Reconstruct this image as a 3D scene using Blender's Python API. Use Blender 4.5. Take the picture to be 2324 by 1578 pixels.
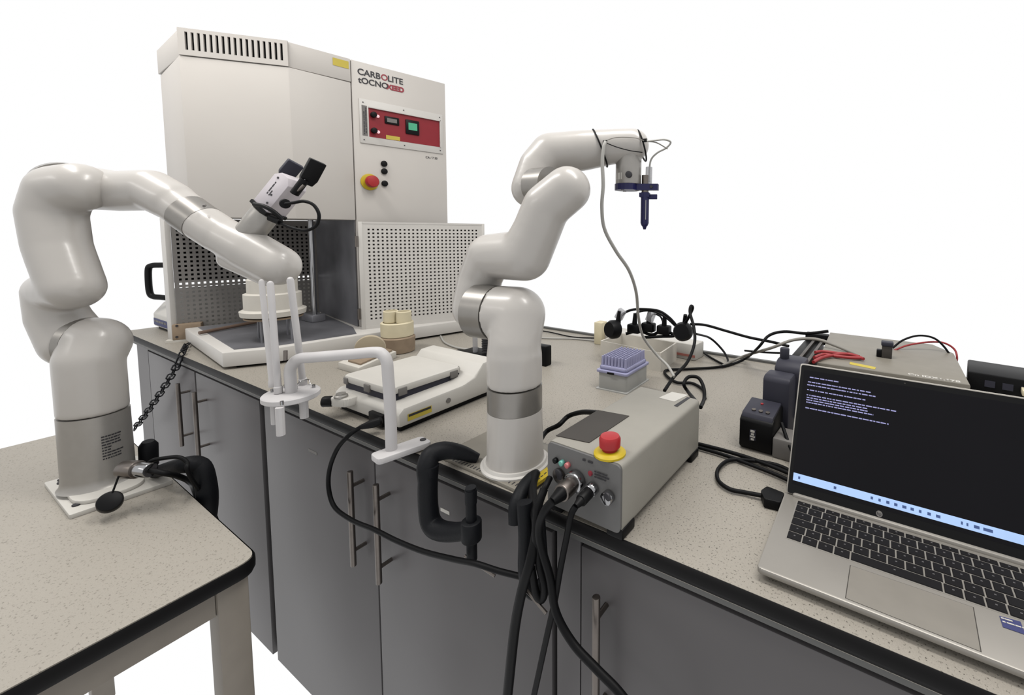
import bpy, bmesh, math, random
from mathutils import Matrix, Vector, Quaternion
from math import sin, cos, pi, radians, sqrt

random.seed(7)
for o in list(bpy.data.objects):
    bpy.data.objects.remove(o, do_unlink=True)
S = bpy.context.scene
COL = S.collection

# ------------------------------------------------------------------ camera
# world: X runs along the bench front, Y into the bench, Z up; the bench top is at z = 0.9
cam_data = bpy.data.cameras.new('camera')
cam = bpy.data.objects.new('camera', cam_data)
COL.objects.link(cam)
cam_data.sensor_fit = 'HORIZONTAL'
cam_data.sensor_width = 36.0
cam_data.lens = 989.636 / 2324 * 36.0
cam_data.shift_x = (1162 - 1422.18) / 2324        # the photograph is a crop of a wider frame
cam_data.shift_y = (599.68 - 789) / 2324
cam_data.clip_start = 0.02
yaw, pitch, roll = radians(-29.637), radians(-4.4683), radians(0.6745)
fwd = Vector((sin(yaw)*cos(pitch), cos(yaw)*cos(pitch), sin(pitch)))
rt0 = Vector((cos(yaw), -sin(yaw), 0)); up0 = rt0.cross(fwd)
rt = rt0*cos(roll) + up0*sin(roll); up = -rt0*sin(roll) + up0*cos(roll)
m = Matrix((rt, up, -fwd)).transposed().to_4x4()
m.translation = (0.5926, -0.5062, 1.3366)
cam.matrix_world = m
S.camera = cam

# ------------------------------------------------------------------ light
world = bpy.data.worlds.new('white_surround'); S.world = world
world.use_nodes = True
bg = world.node_tree.nodes['Background']
bg.inputs[0].default_value = (1, 1, 1, 1)
bg.inputs[1].default_value = 1.0

def area(name, loc, sx, sy, power, target, col=(1, .975, .935)):
    d = bpy.data.lights.new(name, 'AREA'); d.shape = 'RECTANGLE'
    d.size = sx; d.size_y = sy; d.energy = power; d.color = col
    o = bpy.data.objects.new(name, d); COL.objects.link(o)
    o.location = loc
    o.rotation_euler = (Vector(target) - Vector(loc)).to_track_quat('-Z', 'Y').to_euler()
    return o
# fluorescent ceiling fittings
area('ceiling_light', (-1.2, -0.55, 2.9), 1.5, .25, 33, (-1.2, -0.35, 0))
area('ceiling_light', (0.7, 0.3, 2.9), 1.5, .25, 36, (0.7, 0.3, 0))
area('ceiling_light', (-1.6, -2.9, 2.8), 1.5, .3, 9, (-1.0, 0, .7))

S.view_settings.view_transform = 'Standard'
S.view_settings.look = 'None'
S.view_settings.gamma = 1.0
S.view_settings.use_curve_mapping = False
S.view_settings.exposure = 0.0

# ------------------------------------------------------------------ materials
MATS = {}
ALB = .49     # the lit room is bright: paint reflectances are well below the sRGB values seen
def srgb(r, g, b):
    return tuple(((c/255)/12.92 if c/255 <= .04045 else ((c/255+.055)/1.055)**2.4) for c in (r, g, b))
def mat(name, rgb, rough=.5, metal=0., spec=.5, noise=.04, nscale=30., bump=0., bscale=200., coat=0., emit=0., trans=0., alpha=1.):
    if name in MATS: return MATS[name]
    m = bpy.data.materials.new(name); m.use_nodes = True
    nt = m.node_tree; b = nt.nodes['Principled BSDF']
    c = tuple(x*ALB for x in srgb(*rgb))
    b.inputs['Roughness'].default_value = rough
    b.inputs['Metallic'].default_value = metal
    b.inputs['Specular IOR Level'].default_value = spec
    b.inputs['Coat Weight'].default_value = coat
    b.inputs['Coat Roughness'].default_value = .12
    b.inputs['Transmission Weight'].default_value = trans
    b.inputs['Alpha'].default_value = alpha
    tc = nt.nodes.new('ShaderNodeTexCoord')
    n = nt.nodes.new('ShaderNodeTexNoise'); n.inputs['Scale'].default_value = nscale; n.inputs['Detail'].default_value = 3
    nt.links.new(tc.outputs['Object'], n.inputs['Vector'])
    r = nt.nodes.new('ShaderNodeValToRGB')
    r.color_ramp.elements[0].position = .3; r.color_ramp.elements[1].position = .7
    r.color_ramp.elements[0].color = tuple(min(1, x*(1-noise)) for x in c) + (1,)
    r.color_ramp.elements[1].color = tuple(min(1, x*(1+noise)) for x in c) + (1,)
    nt.links.new(n.outputs['Fac'], r.inputs['Fac'])
    nt.links.new(r.outputs['Color'], b.inputs['Base Color'])
    if emit:
        nt.links.new(r.outputs['Color'], b.inputs['Emission Color'])
        b.inputs['Emission Strength'].default_value = emit/ALB
    if bump:
        n2 = nt.nodes.new('ShaderNodeTexNoise'); n2.inputs['Scale'].default_value = bscale
        nt.links.new(tc.outputs['Object'], n2.inputs['Vector'])
        bp = nt.nodes.new('ShaderNodeBump'); bp.inputs['Strength'].default_value = bump; bp.inputs['Distance'].default_value = .002
        nt.links.new(n2.outputs['Fac'], bp.inputs['Height']); nt.links.new(bp.outputs['Normal'], b.inputs['Normal'])
    MATS[name] = m
    return m

def laminate(name, base, spot):
    """pale laminate with fine grey speckles"""
    srgb = lambda *c: tuple(x*ALB for x in globals()["srgb"](*c))
    m = bpy.data.materials.new(name); m.use_nodes = True
    nt = m.node_tree; b = nt.nodes['Principled BSDF']
    b.inputs['Roughness'].default_value = .5; b.inputs['Specular IOR Level'].default_value = .3
    tc = nt.nodes.new('ShaderNodeTexCoord')
    def layer(scale, lo, hi):
        n = nt.nodes.new('ShaderNodeTexNoise'); n.inputs['Scale'].default_value = scale; n.inputs['Detail'].default_value = 2
        nt.links.new(tc.outputs['Object'], n.inputs['Vector'])
        r = nt.nodes.new('ShaderNodeValToRGB'); r.color_ramp.elements[0].position = lo; r.color_ramp.elements[1].position = hi
        nt.links.new(n.outputs['Fac'], r.inputs['Fac']); return r
    a = layer(330, .60, .70); c = layer(5, .3, .7); d = layer(700, .35, .65)
    mx = nt.nodes.new('ShaderNodeMix'); mx.data_type = 'RGBA'
    mx.inputs['A'].default_value = srgb(*base) + (1,); mx.inputs['B'].default_value = tuple(x*.93 for x in srgb(*base)) + (1,)
    nt.links.new(c.outputs['Color'], mx.inputs['Factor'])
    m3 = nt.nodes.new('ShaderNodeMix'); m3.data_type = 'RGBA'; m3.inputs['B'].default_value = tuple(x*.88 for x in srgb(*base)) + (1,)
    nt.links.new(d.outputs['Color'], m3.inputs['Factor']); nt.links.new(mx.outputs['Result'], m3.inputs['A'])
    m2 = nt.nodes.new('ShaderNodeMix'); m2.data_type = 'RGBA'; m2.inputs['B'].default_value = srgb(*spot) + (1,)
    nt.links.new(a.outputs['Color'], m2.inputs['Factor']); nt.links.new(m3.outputs['Result'], m2.inputs['A'])
    nt.links.new(m2.outputs['Result'], b.inputs['Base Color'])
    return m

M_LAM = laminate('speckled_laminate', (188, 181, 169), (96, 90, 82))
M_LAM2 = laminate('pale_laminate', (198, 191, 179), (150, 143, 132))
M_LIP = mat('black_edging', (20, 19, 20), .5, spec=.12)
M_RAIL = mat('grey_rail', (112, 112, 110), .5, spec=.3)
M_DOOR = mat('grey_door', (106, 103, 104), .42, spec=.3, noise=.05, nscale=4)
M_CARC = mat('carcass_grey', (84, 82, 84), .6, spec=.2)
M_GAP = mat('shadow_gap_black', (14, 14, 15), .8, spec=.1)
M_STEEL = mat('brushed_steel', (150, 142, 136), .36, metal=1, noise=.06, nscale=80)
M_CHROME = mat('chrome', (210, 210, 212), .15, metal=1)
M_SILVER = mat('anodised_silver', (196, 192, 186), .36, metal=.55, noise=.03, nscale=60)
M_RING = mat('ring_silver', (182, 178, 172), .34, metal=.75, noise=.03, nscale=60)
M_ROBOT = mat('robot_white', (216, 211, 205), .3, spec=.45, noise=.01, coat=.12)
M_FURN = mat('furnace_cream', (229, 223, 216), .5, spec=.3, noise=.015, nscale=6)
M_FURN2 = mat('furnace_white', (236, 232, 226), .45, spec=.3, noise=.015)
M_DARKST = mat('dark_steel', (158, 158, 164), .42, metal=.5, noise=.25, nscale=7)
M_BLACK = mat('black_plastic', (13, 13, 15), .45, spec=.14)
M_CABLE = mat('black_cable', (14, 14, 16), .5, spec=.12)
M_IRON = mat('black_iron', (16, 18, 23), .55, spec=.16, bump=.15)
M_WHITE = mat('white_plastic', (232, 228, 220), .45, spec=.35, noise=.015)
M_PRINT = mat('white_print', (228, 225, 225), .5, spec=.3, noise=.02)
M_CREAM = mat('cream_ceramic', (246, 234, 200), .7, spec=.2, noise=.05)
M_TAN = mat('tan_brick', (170, 150, 128), .8, spec=.15, noise=.1)
M_CHALK = mat('white_refractory', (232, 227, 217), .85, spec=.1, noise=.03)
M_TABLE = mat('table_frame_beige', (158, 150, 139), .5, spec=.3)
M_RED = mat('red_plastic', (190, 30, 36), .4, spec=.4)
M_REDP = mat('red_panel', (158, 30, 44), .5, spec=.3)
M_YEL = mat('yellow_plastic', (226, 196, 30), .45, spec=.3)
M_YLAB = mat('yellow_label', (222, 200, 70), .6)
M_INK = mat('dark_ink', (42, 40, 46), .6)
M_INKR = mat('red_ink', (170, 50, 66), .6)
M_GREYLAB = mat('grey_label', (128, 124, 120), .6)
M_BLUE = mat('navy_print', (24, 24, 86), .42, spec=.35, bump=.05)
M_BLUELAB = mat('blue_label', (52, 58, 120), .6)
M_GRIP = mat('gripper_white', (236, 228, 233), .35, spec=.4)
M_BOX = mat('controller_grey', (172, 168, 158), .5, spec=.3, noise=.02, bump=.06, bscale=600)
M_BOXF = mat('controller_front', (128, 127, 126), .45, spec=.3, metal=.2)
M_PAD = mat('dark_pad', (78, 74, 70), .6, spec=.15)
M_LAP = mat('laptop_silver', (178, 173, 165), .38, metal=.35, noise=.015)
M_KEY = mat('laptop_key', (26, 24, 26), .5, spec=.15)
M_LEGEND = mat('key_legend', (96, 94, 96), .6)
M_SCREEN = mat('screen_dark', (18, 17, 22), .35, spec=.1, noise=.08, nscale=9)
M_BAR = mat('screen_taskbar', (170, 200, 244), .4, emit=.45)
M_CODE = mat('screen_text', (150, 150, 200), .5, emit=.35)
M_ICON = mat('screen_icon', (60, 90, 150), .5, emit=.15)
M_TIP = mat('lilac_tips', (180, 180, 216), .45, spec=.4)
M_RACK = mat('frosted_rack', (196, 196, 192), .35, spec=.4)
M_SLATE = mat('slate_plastic', (62, 62, 74), .5, spec=.2)
M_HOSE = mat('white_hose', (198, 196, 190), .4, spec=.4)
M_GCAB = mat('grey_cable', (160, 156, 148), .5, spec=.3)
M_PSU = mat('psu_grey', (160, 154, 142), .45, spec=.3, metal=.15)
M_CLEAR = mat('clear_tag', (200, 200, 204), .2, spec=.5, alpha=.55)
M_GREEN = mat('green_display', (60, 160, 120), .4, emit=.35)
M_PINK = mat('pink_lamp', (255, 205, 212), .4, emit=.5)

# ------------------------------------------------------------------ mesh helpers
XF = [Matrix.Identity(4)]
ROOTLOC = {}
def raw(name, verts, faces, material, parent=None, smooth=False, label=None):
    me = bpy.data.meshes.new(name)
    me.from_pydata([tuple(XF[-1] @ Vector(v)) for v in verts], [], faces)
    me.update()
    bm = bmesh.new(); bm.from_mesh(me)
    bmesh.ops.recalc_face_normals(bm, faces=bm.faces)
    bm.to_mesh(me); bm.free()
    return link(name, me, material, parent, smooth, label)
def link(name, me, material, parent=None, smooth=False, label=None):
    o = bpy.data.objects.new(name, me); COL.objects.link(o)
    if material and not me.materials: me.materials.append(material)
    if smooth:
        for p in me.polygons: p.use_smooth = True
    setp(o, parent)
    if label: o['label'] = label
    return o
def setp(o, parent):
    if parent is not None:
        o.parent = parent
        o.matrix_parent_inverse = Matrix.Translation(-Vector(ROOTLOC.get(parent.name, (0, 0, 0))))
def thing(name, label, cat, loc, group=None):
    o = bpy.data.objects.new(name, None); COL.objects.link(o)
    o.empty_display_size = .02
    o.location = loc; ROOTLOC[o.name] = tuple(loc)
    return tag(o, label, cat, group)
def tag(o, label, cat, group=None):
    o['label'] = label; o['category'] = cat
    if group: o['group'] = group
    return o
def bmobj(name, bm, material, parent, smooth=False, label=None, auto=None):
    bmesh.ops.recalc_face_normals(bm, faces=bm.faces)
    me = bpy.data.meshes.new(name); bm.transform(XF[-1]); bm.to_mesh(me); bm.free()
    if auto is not None:
        for p in me.polygons: p.use_smooth = True
        me.set_sharp_from_angle(angle=auto)
        smooth = False
    return link(name, me, material, parent, smooth, label)
def box(name, lo, hi, material, parent=None, bev=0., seg=2, label=None):
    bm = bmesh.new()
    c = [(a+b)/2 for a, b in zip(lo, hi)]; s = [abs(b-a) for a, b in zip(lo, hi)]
    bmesh.ops.create_cube(bm, size=1, matrix=Matrix.Translation(c) @ Matrix.Diagonal((*s, 1)))
    if bev: bmesh.ops.bevel(bm, geom=bm.edges[:], offset=min(bev, min(s)*.45), segments=seg, affect='EDGES', profile=.5)
    return bmobj(name, bm, material, parent, label=label, auto=radians(40) if bev else None)
def prism(name, poly, z0, z1, material, parent=None, bev=0., seg=2, label=None):
    bm = bmesh.new()
    vs = [bm.verts.new((p[0], p[1], z0)) for p in poly]
    f = bm.faces.new(vs)
    r = bmesh.ops.extrude_face_region(bm, geom=[f])
    for v in r['geom']:
        if isinstance(v, bmesh.types.BMVert): v.co.z = z1
    if bev: bmesh.ops.bevel(bm, geom=bm.edges[:], offset=bev, segments=seg, affect='EDGES', profile=.5)
    return bmobj(name, bm, material, parent, label=label, auto=radians(40) if bev else None)
def frame(o, x, y=None, z=None):
    """matrix with the given axes"""
    x = Vector(x).normalized()
    if z is not None:
        z = Vector(z); z = (z - x*z.dot(x)).normalized(); y = z.cross(x)
    else:
        y = Vector(y); y = (y - x*y.dot(x)).normalized(); z = x.cross(y)
    m = Matrix((x, y, z)).transposed().to_4x4(); m.translation = Vector(o); return m
def axisframe(p0, p1):
    d = (Vector(p1) - Vector(p0))
    m = d.to_track_quat('Z', 'Y').to_matrix().to_4x4(); m.translation = Vector(p0)
    return m, d.length
def lathe(name, prof, p0, p1, material, parent=None, seg=32, label=None, cap=True, auto=radians(35)):
    """profile of (radius, distance along the axis p0 -> p1 direction)"""
    mtx, _ = axisframe(p0, p1)
    bm = bmesh.new(); rings = []
    for r, z in prof:
        rings.append([bm.verts.new(mtx @ Vector((r*cos(2*pi*k/seg), r*sin(2*pi*k/seg), z))) for k in range(seg)])
    for a, b in zip(rings, rings[1:]):
        for k in range(seg): bm.faces.new((a[k], a[(k+1) % seg], b[(k+1) % seg], b[k]))
    if cap: bm.faces.new(rings[0]); bm.faces.new(rings[-1])
    return bmobj(name, bm, material, parent, label=label, auto=auto)
def cyl(name, p0, p1, r, material, parent=None, seg=24, r1=None, bev=0., label=None):
    L = (Vector(p1)-Vector(p0)).length; r1 = r if r1 is None else r1
    pf = [(r, 0), (r1, L)] if not bev else [(r-bev, 0), (r-bev*.3, bev*.3), (r, bev), (r1, L-bev), (r1-bev*.3, L-bev*.3), (r1-bev, L)]
    return lathe(name, pf, p0, p1, material, parent, seg, label)
def catmull(pts, n=8):
    P = [Vector(p) for p in pts]
    if len(P) < 3: return P
    Q = [P[0]*2-P[1]] + P + [P[-1]*2-P[-2]]
    out = []
    for i in range(1, len(Q)-2):
        p0, p1, p2, p3 = Q[i-1:i+3]
        for k in range(n):
            t = k/n
            out.append(.5*((2*p1)+(p2-p0)*t+(2*p0-5*p1+4*p2-p3)*t*t+(3*p1-p0-3*p2+p3)*t**3))
    out.append(P[-1]); return out
def tube_bm(bm, pts, r, seg=10, closed=False):
    """sweep; r is a number or a list as long as pts"""
    n = len(pts); rs = r if isinstance(r, (list, tuple)) else [r]*n
    tang = []
    for i in range(n):
        a = pts[(i-1) % n] if closed or i else pts[0]; b = pts[(i+1) % n] if closed or i < n-1 else pts[-1]
        tang.append((b-a).normalized())
    ref = Vector((0, 0, 1)) if abs(tang[0].z) < .9 else Vector((1, 0, 0))
    nrm = (ref - tang[0]*ref.dot(tang[0])).normalized(); rings = []
    for i in range(n):
        if i:
            q = tang[i-1].rotation_difference(tang[i]); nrm = q @ nrm
            nrm = (nrm - tang[i]*nrm.dot(tang[i])).normalized()
        bi = tang[i].cross(nrm)
        rings.append([bm.verts.new(pts[i] + (nrm*cos(2*pi*k/seg) + bi*sin(2*pi*k/seg))*rs[i]) for k in range(seg)])
    for i in range(n if closed else n-1):
        a, b = rings[i], rings[(i+1) % n]
        for k in range(seg): bm.faces.new((a[k], a[(k+1) % seg], b[(k+1) % seg], b[k]))
    if not closed: bm.faces.new(rings[0]); bm.faces.new(rings[-1])
def tube(name, pts, r, material, parent=None, seg=10, n=8, label=None, smoothpath=True):
    P = catmull(pts, n) if smoothpath else [Vector(p) for p in pts]
    if isinstance(r, (list, tuple)):
        rr = []
        for i in range(len(P)):
            t = i/(len(P)-1)*(len(r)-1); k = min(int(t), len(r)-2); rr.append(r[k]+(r[k+1]-r[k])*(t-k))
        r = rr
    bm = bmesh.new(); tube_bm(bm, P, r, seg)
    return bmobj(name, bm, material, parent, label=label, auto=radians(50))
def capsule_bm(bm, a, b, ra, rb, seg=28):
    a, b = Vector(a), Vector(b)
    if (b-a).length < 1e-5: b = a + Vector((0, 0, 1e-4))
    mtx, L = axisframe(a, b); rings = []; K = 8
    prof = [(ra*sin(pi/2*k/K), -ra*cos(pi/2*k/K)) for k in range(1, K+1)] + [(rb*cos(pi/2*k/K), L+rb*sin(pi/2*k/K)) for k in range(K)]
    for r, z in prof:
        rings.append([bm.verts.new(mtx @ Vector((r*cos(2*pi*k/seg), r*sin(2*pi*k/seg), z))) for k in range(seg)])
    for u, v in zip(rings, rings[1:]):
        for k in range(seg): bm.faces.new((u[k], u[(k+1) % seg], v[(k+1) % seg], v[k]))
    c0 = bm.verts.new(mtx @ Vector((0, 0, -ra))); c1 = bm.verts.new(mtx @ Vector((0, 0, L+rb)))
    for k in range(seg):
        bm.faces.new((rings[0][(k+1) % seg], rings[0][k], c0)); bm.faces.new((rings[-1][k], rings[-1][(k+1) % seg], c1))
def blob(name, chains, material, parent=None, voxel=.004, smooth=14, label=None, cyls=()):
    """one smooth cast shell grown round chains of (point, radius)"""
    bm = bmesh.new()
    for ch in chains:
        for (a, ra), (b, rb) in zip(ch, ch[1:]): capsule_bm(bm, a, b, ra, rb)
    for (a, b, r) in cyls:
        mtx, L = axisframe(a, b)
        bmesh.ops.create_cone(bm, cap_ends=True, segments=36, radius1=r, radius2=r, depth=L, matrix=mtx @ Matrix.Translation((0, 0, L/2)))
    bmesh.ops.recalc_face_normals(bm, faces=bm.faces)
    me = bpy.data.meshes.new(name); bm.to_mesh(me); bm.free()
    o = bpy.data.objects.new(name, me); COL.objects.link(o)
    r = o.modifiers.new('remesh', 'REMESH'); r.mode = 'VOXEL'; r.voxel_size = voxel; r.use_smooth_shade = True
    s = o.modifiers.new('smooth', 'SMOOTH'); s.factor = .5; s.iterations = smooth
    dg = bpy.context.evaluated_depsgraph_get()
    me2 = bpy.data.meshes.new_from_object(o.evaluated_get(dg)); me2.name = name
    o.modifiers.clear(); o.data = me2; bpy.data.meshes.remove(me)
    me2.materials.clear(); me2.materials.append(material)
    for p in me2.polygons: p.use_smooth = True
    setp(o, parent)
    if label: o['label'] = label
    return o
def text(name, s, size, mtx, material, parent=None, depth=.0006, align='LEFT', bold=0.):
    c = bpy.data.curves.new(name, 'FONT'); c.body = s; c.size = size; c.extrude = depth; c.align_x = align; c.offset = bold
    o = bpy.data.objects.new(name, c); COL.objects.link(o)
    dg = bpy.context.evaluated_depsgraph_get()
    me = bpy.data.meshes.new_from_object(o.evaluated_get(dg)); bpy.data.objects.remove(o); bpy.data.curves.remove(c)
    me.name = name; me.transform(mtx); me.materials.clear()
    return link(name, me, material, parent)
def sheet(name, O, U, V, N, xs, ys, hole, t, material, parent=None, label=None):
    """flat sheet on grid lines xs, ys with the cells hole(i, j) cut out, t thick along N"""
    O, U, V, N = Vector(O), Vector(U), Vector(V), Vector(N)
    verts = []; faces = []; nx, ny = len(xs), len(ys)
    for s in (0, -t):
        for y in ys:
            for x in xs: verts.append(tuple(O + U*x + V*y + N*s))
    idx = lambda i, j, s: s*nx*ny + j*nx + i
    H = [[hole(i, j) for j in range(ny-1)] for i in range(nx-1)]
    solid = lambda i, j: 0 <= i < nx-1 and 0 <= j < ny-1 and not H[i][j]
    for i in range(nx-1):
        for j in range(ny-1):
            if H[i][j]: continue
            faces.append((idx(i, j, 0), idx(i+1, j, 0), idx(i+1, j+1, 0), idx(i, j+1, 0)))
            faces.append((idx(i, j, 1), idx(i, j+1, 1), idx(i+1, j+1, 1), idx(i+1, j, 1)))
            if not solid(i-1, j): faces.append((idx(i, j, 0), idx(i, j+1, 0), idx(i, j+1, 1), idx(i, j, 1)))
            if not solid(i+1, j): faces.append((idx(i+1, j, 0), idx(i+1, j, 1), idx(i+1, j+1, 1), idx(i+1, j+1, 0)))
            if not solid(i, j-1): faces.append((idx(i, j, 0), idx(i, j, 1), idx(i+1, j, 1), idx(i+1, j, 0)))
            if not solid(i, j+1): faces.append((idx(i, j+1, 0), idx(i+1, j+1, 0), idx(i+1, j+1, 1), idx(i, j+1, 1)))
    return raw(name, verts, faces, material, parent, label=label)
def lerp(a, b, t): return tuple(x+(y-x)*t for x, y in zip(a, b))
def roundpoly(poly, r, n=5):
    out = []; N = len(poly)
    for i in range(N):
        p = Vector(poly[i]); a = (Vector(poly[i-1])-p); b = (Vector(poly[(i+1) % N])-p)
        rr = min(r, a.length*.45, b.length*.45); a = p+a.normalized()*rr; b = p+b.normalized()*rr
        for k in range(n+1):
            t = k/n; out.append(tuple(a*(1-t)**2 + p*2*t*(1-t) + b*t*t))
    return out
def bars(name, mtx, rows, material, parent, h, gap=.35, seedv=1, depth=.0004, density=.8):
    """lines of unreadable small print: rows of (x0, x1, y)"""
    rnd = random.Random(seedv); bm = bmesh.new()
    for x0, x1, y in rows:
        x = x0
        while x < x1:
            w = min(h*rnd.uniform(1.2, 5), x1-x)
            bmesh.ops.create_cube(bm, size=1, matrix=mtx @ Matrix.Translation((x+w/2, y, depth/2)) @ Matrix.Diagonal((w, h, depth, 1)))
            x += w + h*gap*rnd.uniform(.8, 2)
    return bmobj(name, bm, material, parent)

# ================================================================== BENCH
BX0, BX1, BY1, BZ = -2.06, 1.9, .96, .9
wt = thing('worktop', 'long speckled grey laminate worktop with black front edging', 'worktop', (0, .5, .872))
prism('laminate_surface', [(BX0, .0025), (BX1, .0025), (BX1, BY1), (BX0, BY1)], .875, BZ, M_LAM, wt)
bm = bmesh.new()
prof = [(.0025, BZ-.0004), (0, BZ-.002), (-.0015, BZ-.008), (-.0015, .884), (.0005, .8775), (.006, .876), (.006, BZ-.004)]
va = [bm.verts.new((BX0, y, z)) for y, z in prof]; vb = [bm.verts.new((BX1, y, z)) for y, z in prof]
for k in range(len(prof)-1): bm.faces.new((va[k], vb[k], vb[k+1], va[k+1]))
bmobj('black_edging', bm, M_LIP, wt, smooth=True)
box('front_rail', (BX0+.03, .006, .8645), (BX1-.03, .03, .8765), M_RAIL, wt)
tm = box('trim_1', (-.7, .9605, .88), (BX1, .975, .9075), M_RAIL, None); tm['kind'] = 'structure'; tm['label'] = 'grey trim strip along the back of the bench'

def handle(x, door):
    z0, z1, y = .597, .812, -.016
    h = cyl('handle', (x, y, z0), (x, y, z1), .006, M_STEEL, door, 16, bev=.001, label='brushed steel bar handle')
    for z in (z0+.034, z1-.034): cyl('handle_post', (x, y, z), (x, .012, z), .004, M_STEEL, h, 12)
ZB, ZT = .095, .853
def cabinet(label, x0, x1, doors, hx, extra=()):
    c = thing('base_cabinet', label, 'cabinet', ((x0+x1)/2, .3, .09), 'grey base cabinets under the worktop')
    box('carcass', (x0, .034, .09), (x1, .62, .863), M_CARC, c)
    box('shadow_gap', (x0+.004, .028, .1), (x1-.004, .034, .862), M_GAP, c)
    for (a, b), h in zip(doors, hx):
        d = box('door', (a, .012, ZB), (b, .028, ZT), M_DOOR, c, bev=.0012)
        if h is not None: handle(h, d)
    for a, b in extra: box('filler_panel', (a, .013, ZB), (b, .03, .864), M_DOOR, c)
    return c
c1 = cabinet('grey two-door base cabinet at the far left, below the furnace', -1.945, -.868, [(-1.804, -1.340), (-1.328, -.868)], [-1.392, -1.246], [(-1.945, -1.812)])
c2 = cabinet('grey two-door base cabinet behind the hanging cables', -.868, .169, [(-.838, -.3235), (-.3185, .166)], [-.365, -.27])
c3 = cabinet('grey base cabinet below the laptop', .176, 1.3, [(.224, .74), (.744, 1.3)], [.27, None], [(.176, .2215)])
# fold-marks and small stickers on the doors
box('sticker', (-0.6036,0.0117,0.7874), (-0.5633,0.0113,0.7806), M_GREYLAB, c2.children[2], label='small grey sticker')
box('sticker', (-0.1052,0.0117,0.8032), (-0.0797,0.0113,0.7964), M_WHITE, c2.children[3], label='small white sticker')

# ================================================================== SIDE TABLE
TH = .78
tb = thing('side_table', 'low side table with pale speckled top and black edge', 'table', (-.75, -.6, 0))
tpoly = [(-1.27, -1.25), (-.262, -1.25), (-.285, -.203), (-1.262, -.186)]
inner = roundpoly([(p[0]+(.004 if p[0] < -1 else -.004), p[1]+(.004 if p[1] < -1 else -.004)) for p in tpoly], .028, 6)
outer = roundpoly(tpoly, .032, 6)
prism('table_top', inner, TH-.026, TH, M_LAM2, tb)
N = len(outer); vv = []
for z, ins in ((TH-.0008, .55), (TH-.004, .12), (TH-.012, 0), (TH-.02, .12), (TH-.027, .9)):
    for p, q in zip(outer, inner): vv.append((p[0]+(q[0]-p[0])*ins, p[1]+(q[1]-p[1])*ins, z))
ff = [(r*N+k, r*N+(k+1) % N, (r+1)*N+(k+1) % N, (r+1)*N+k) for r in range(4) for k in range(N)]
raw('black_edge', vv, ff, M_LIP, tb, smooth=True)
LG = .042
def leg(x, y): box('leg', (x-LG/2, y-LG/2, 0), (x+LG/2, y+LG/2, TH-.026), M_TABLE, tb, bev=.004)
leg(-.325, -.236); leg(-1.24, -.248); leg(-.305, -1.2); leg(-1.225, -1.2)
box('apron', (-1.2, -.247, TH-.078), (-.345, -.225, TH-.026), M_TABLE, tb)
bm = bmesh.new()
prism('apron', [(-.331, -.258), (-.309, -.258), (-.288, -1.18), (-.31, -1.18)], TH-.078, TH-.026, M_TABLE, tb)
box('apron', (-1.236, -1.18, TH-.078), (-1.214, -.247, TH-.026), M_TABLE, tb)

# ================================================================== FURNACE
FA, FB, FC, FD, FE = Vector((-1.642, .057)), Vector((-1.329, .023)), Vector((-1.137, .237)), Vector((-1.112, .424)), Vector((-1.034, .769))
fu = thing('tube_furnace', 'tall cream bottom-loading laboratory furnace standing on the bench', 'furnace', (-1.3, .45, .9))
base = [(-1.62, .07), (-1.10, .012), (-1.03, .118), (-.985, .36), (-.872, .76), (-1.5, .86)]
bs = prism('base_tray', base, .908, .953, M_FURN2, fu, bev=.003)
prism('tray_foot', [(-1.58, .1), (-1.10, .045), (-1.05, .13), (-1.005, .37), (-.9, .74), (-1.48, .82)], .9, .908, M_GAP, bs)
prism('steel_floor', [(-1.60, .10), (-1.115, .045), (-1.058, .13), (-1.01, .355), (-1.125, .405), (-1.56, .49)], .953, .9545, M_DARKST, bs)
prism('main_housing', [FA, FB, FC, FD-Vector((.0, .002)), (-1.55, .5)], 1.362, 1.866, M_FURN, fu, bev=.0025)
out = lambda p: (p[0]+.004, p[1]-.003)
cw = prism('vent_cowl', [(-1.647, .053), (-1.335, .0275), (-1.1425, .241), (-1.110, .422), (-1.55, .505)], 1.868, 1.95, M_FURN, fu, bev=.002)
u = (FC-FB).normalized(); u3 = Vector((u.x, u.y, 0)); n3 = Vector((u.y, -u.x, 0)); L = (FC-FB).length
B3 = Vector((FB.x, FB.y, 1.868)) + n3*.003
xs = [0]
for k in range(17): xs += [.018+k*.01555, .018+k*.01555+.0072]
xs.append(L)
sheet('vent_panel', B3, u3, Vector((0, 0, 1)), n3, xs, [0, .0165, .071, .082], lambda i, j: i % 2 == 1 and j == 1, .007, M_FURN, cw)
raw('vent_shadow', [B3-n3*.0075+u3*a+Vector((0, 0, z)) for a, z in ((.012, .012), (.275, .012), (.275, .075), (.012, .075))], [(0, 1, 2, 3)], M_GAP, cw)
col = [FD+Vector((0, .001)), FE, Vector((-1.55, .86)), Vector((-1.56, .5))]
prism('control_column', col, .953, 1.95, M_FURN, fu, bev=.003)
# control panel plane: u along the front of the column, v up
cu = (FE-FD).normalized(); CU = Vector((cu.x, cu.y, 0)); CN = Vector((cu.y, -cu.x, 0)); CV = Vector((0, 0, 1))
def cp(a, z, d=0.): return Vector((FD.x, FD.y, 0)) + CU*a + CV*z + CN*d
def cplate(name, a0, a1, z0, z1, d0, d1, material, parent, bev=0., label=None):
    XF.append(frame(cp(0, 0), CU, z=CN))
    o = box(name, (a0, z0, d0), (a1, z1, d1), material, parent, bev, label=label); XF.pop(); return o
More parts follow.
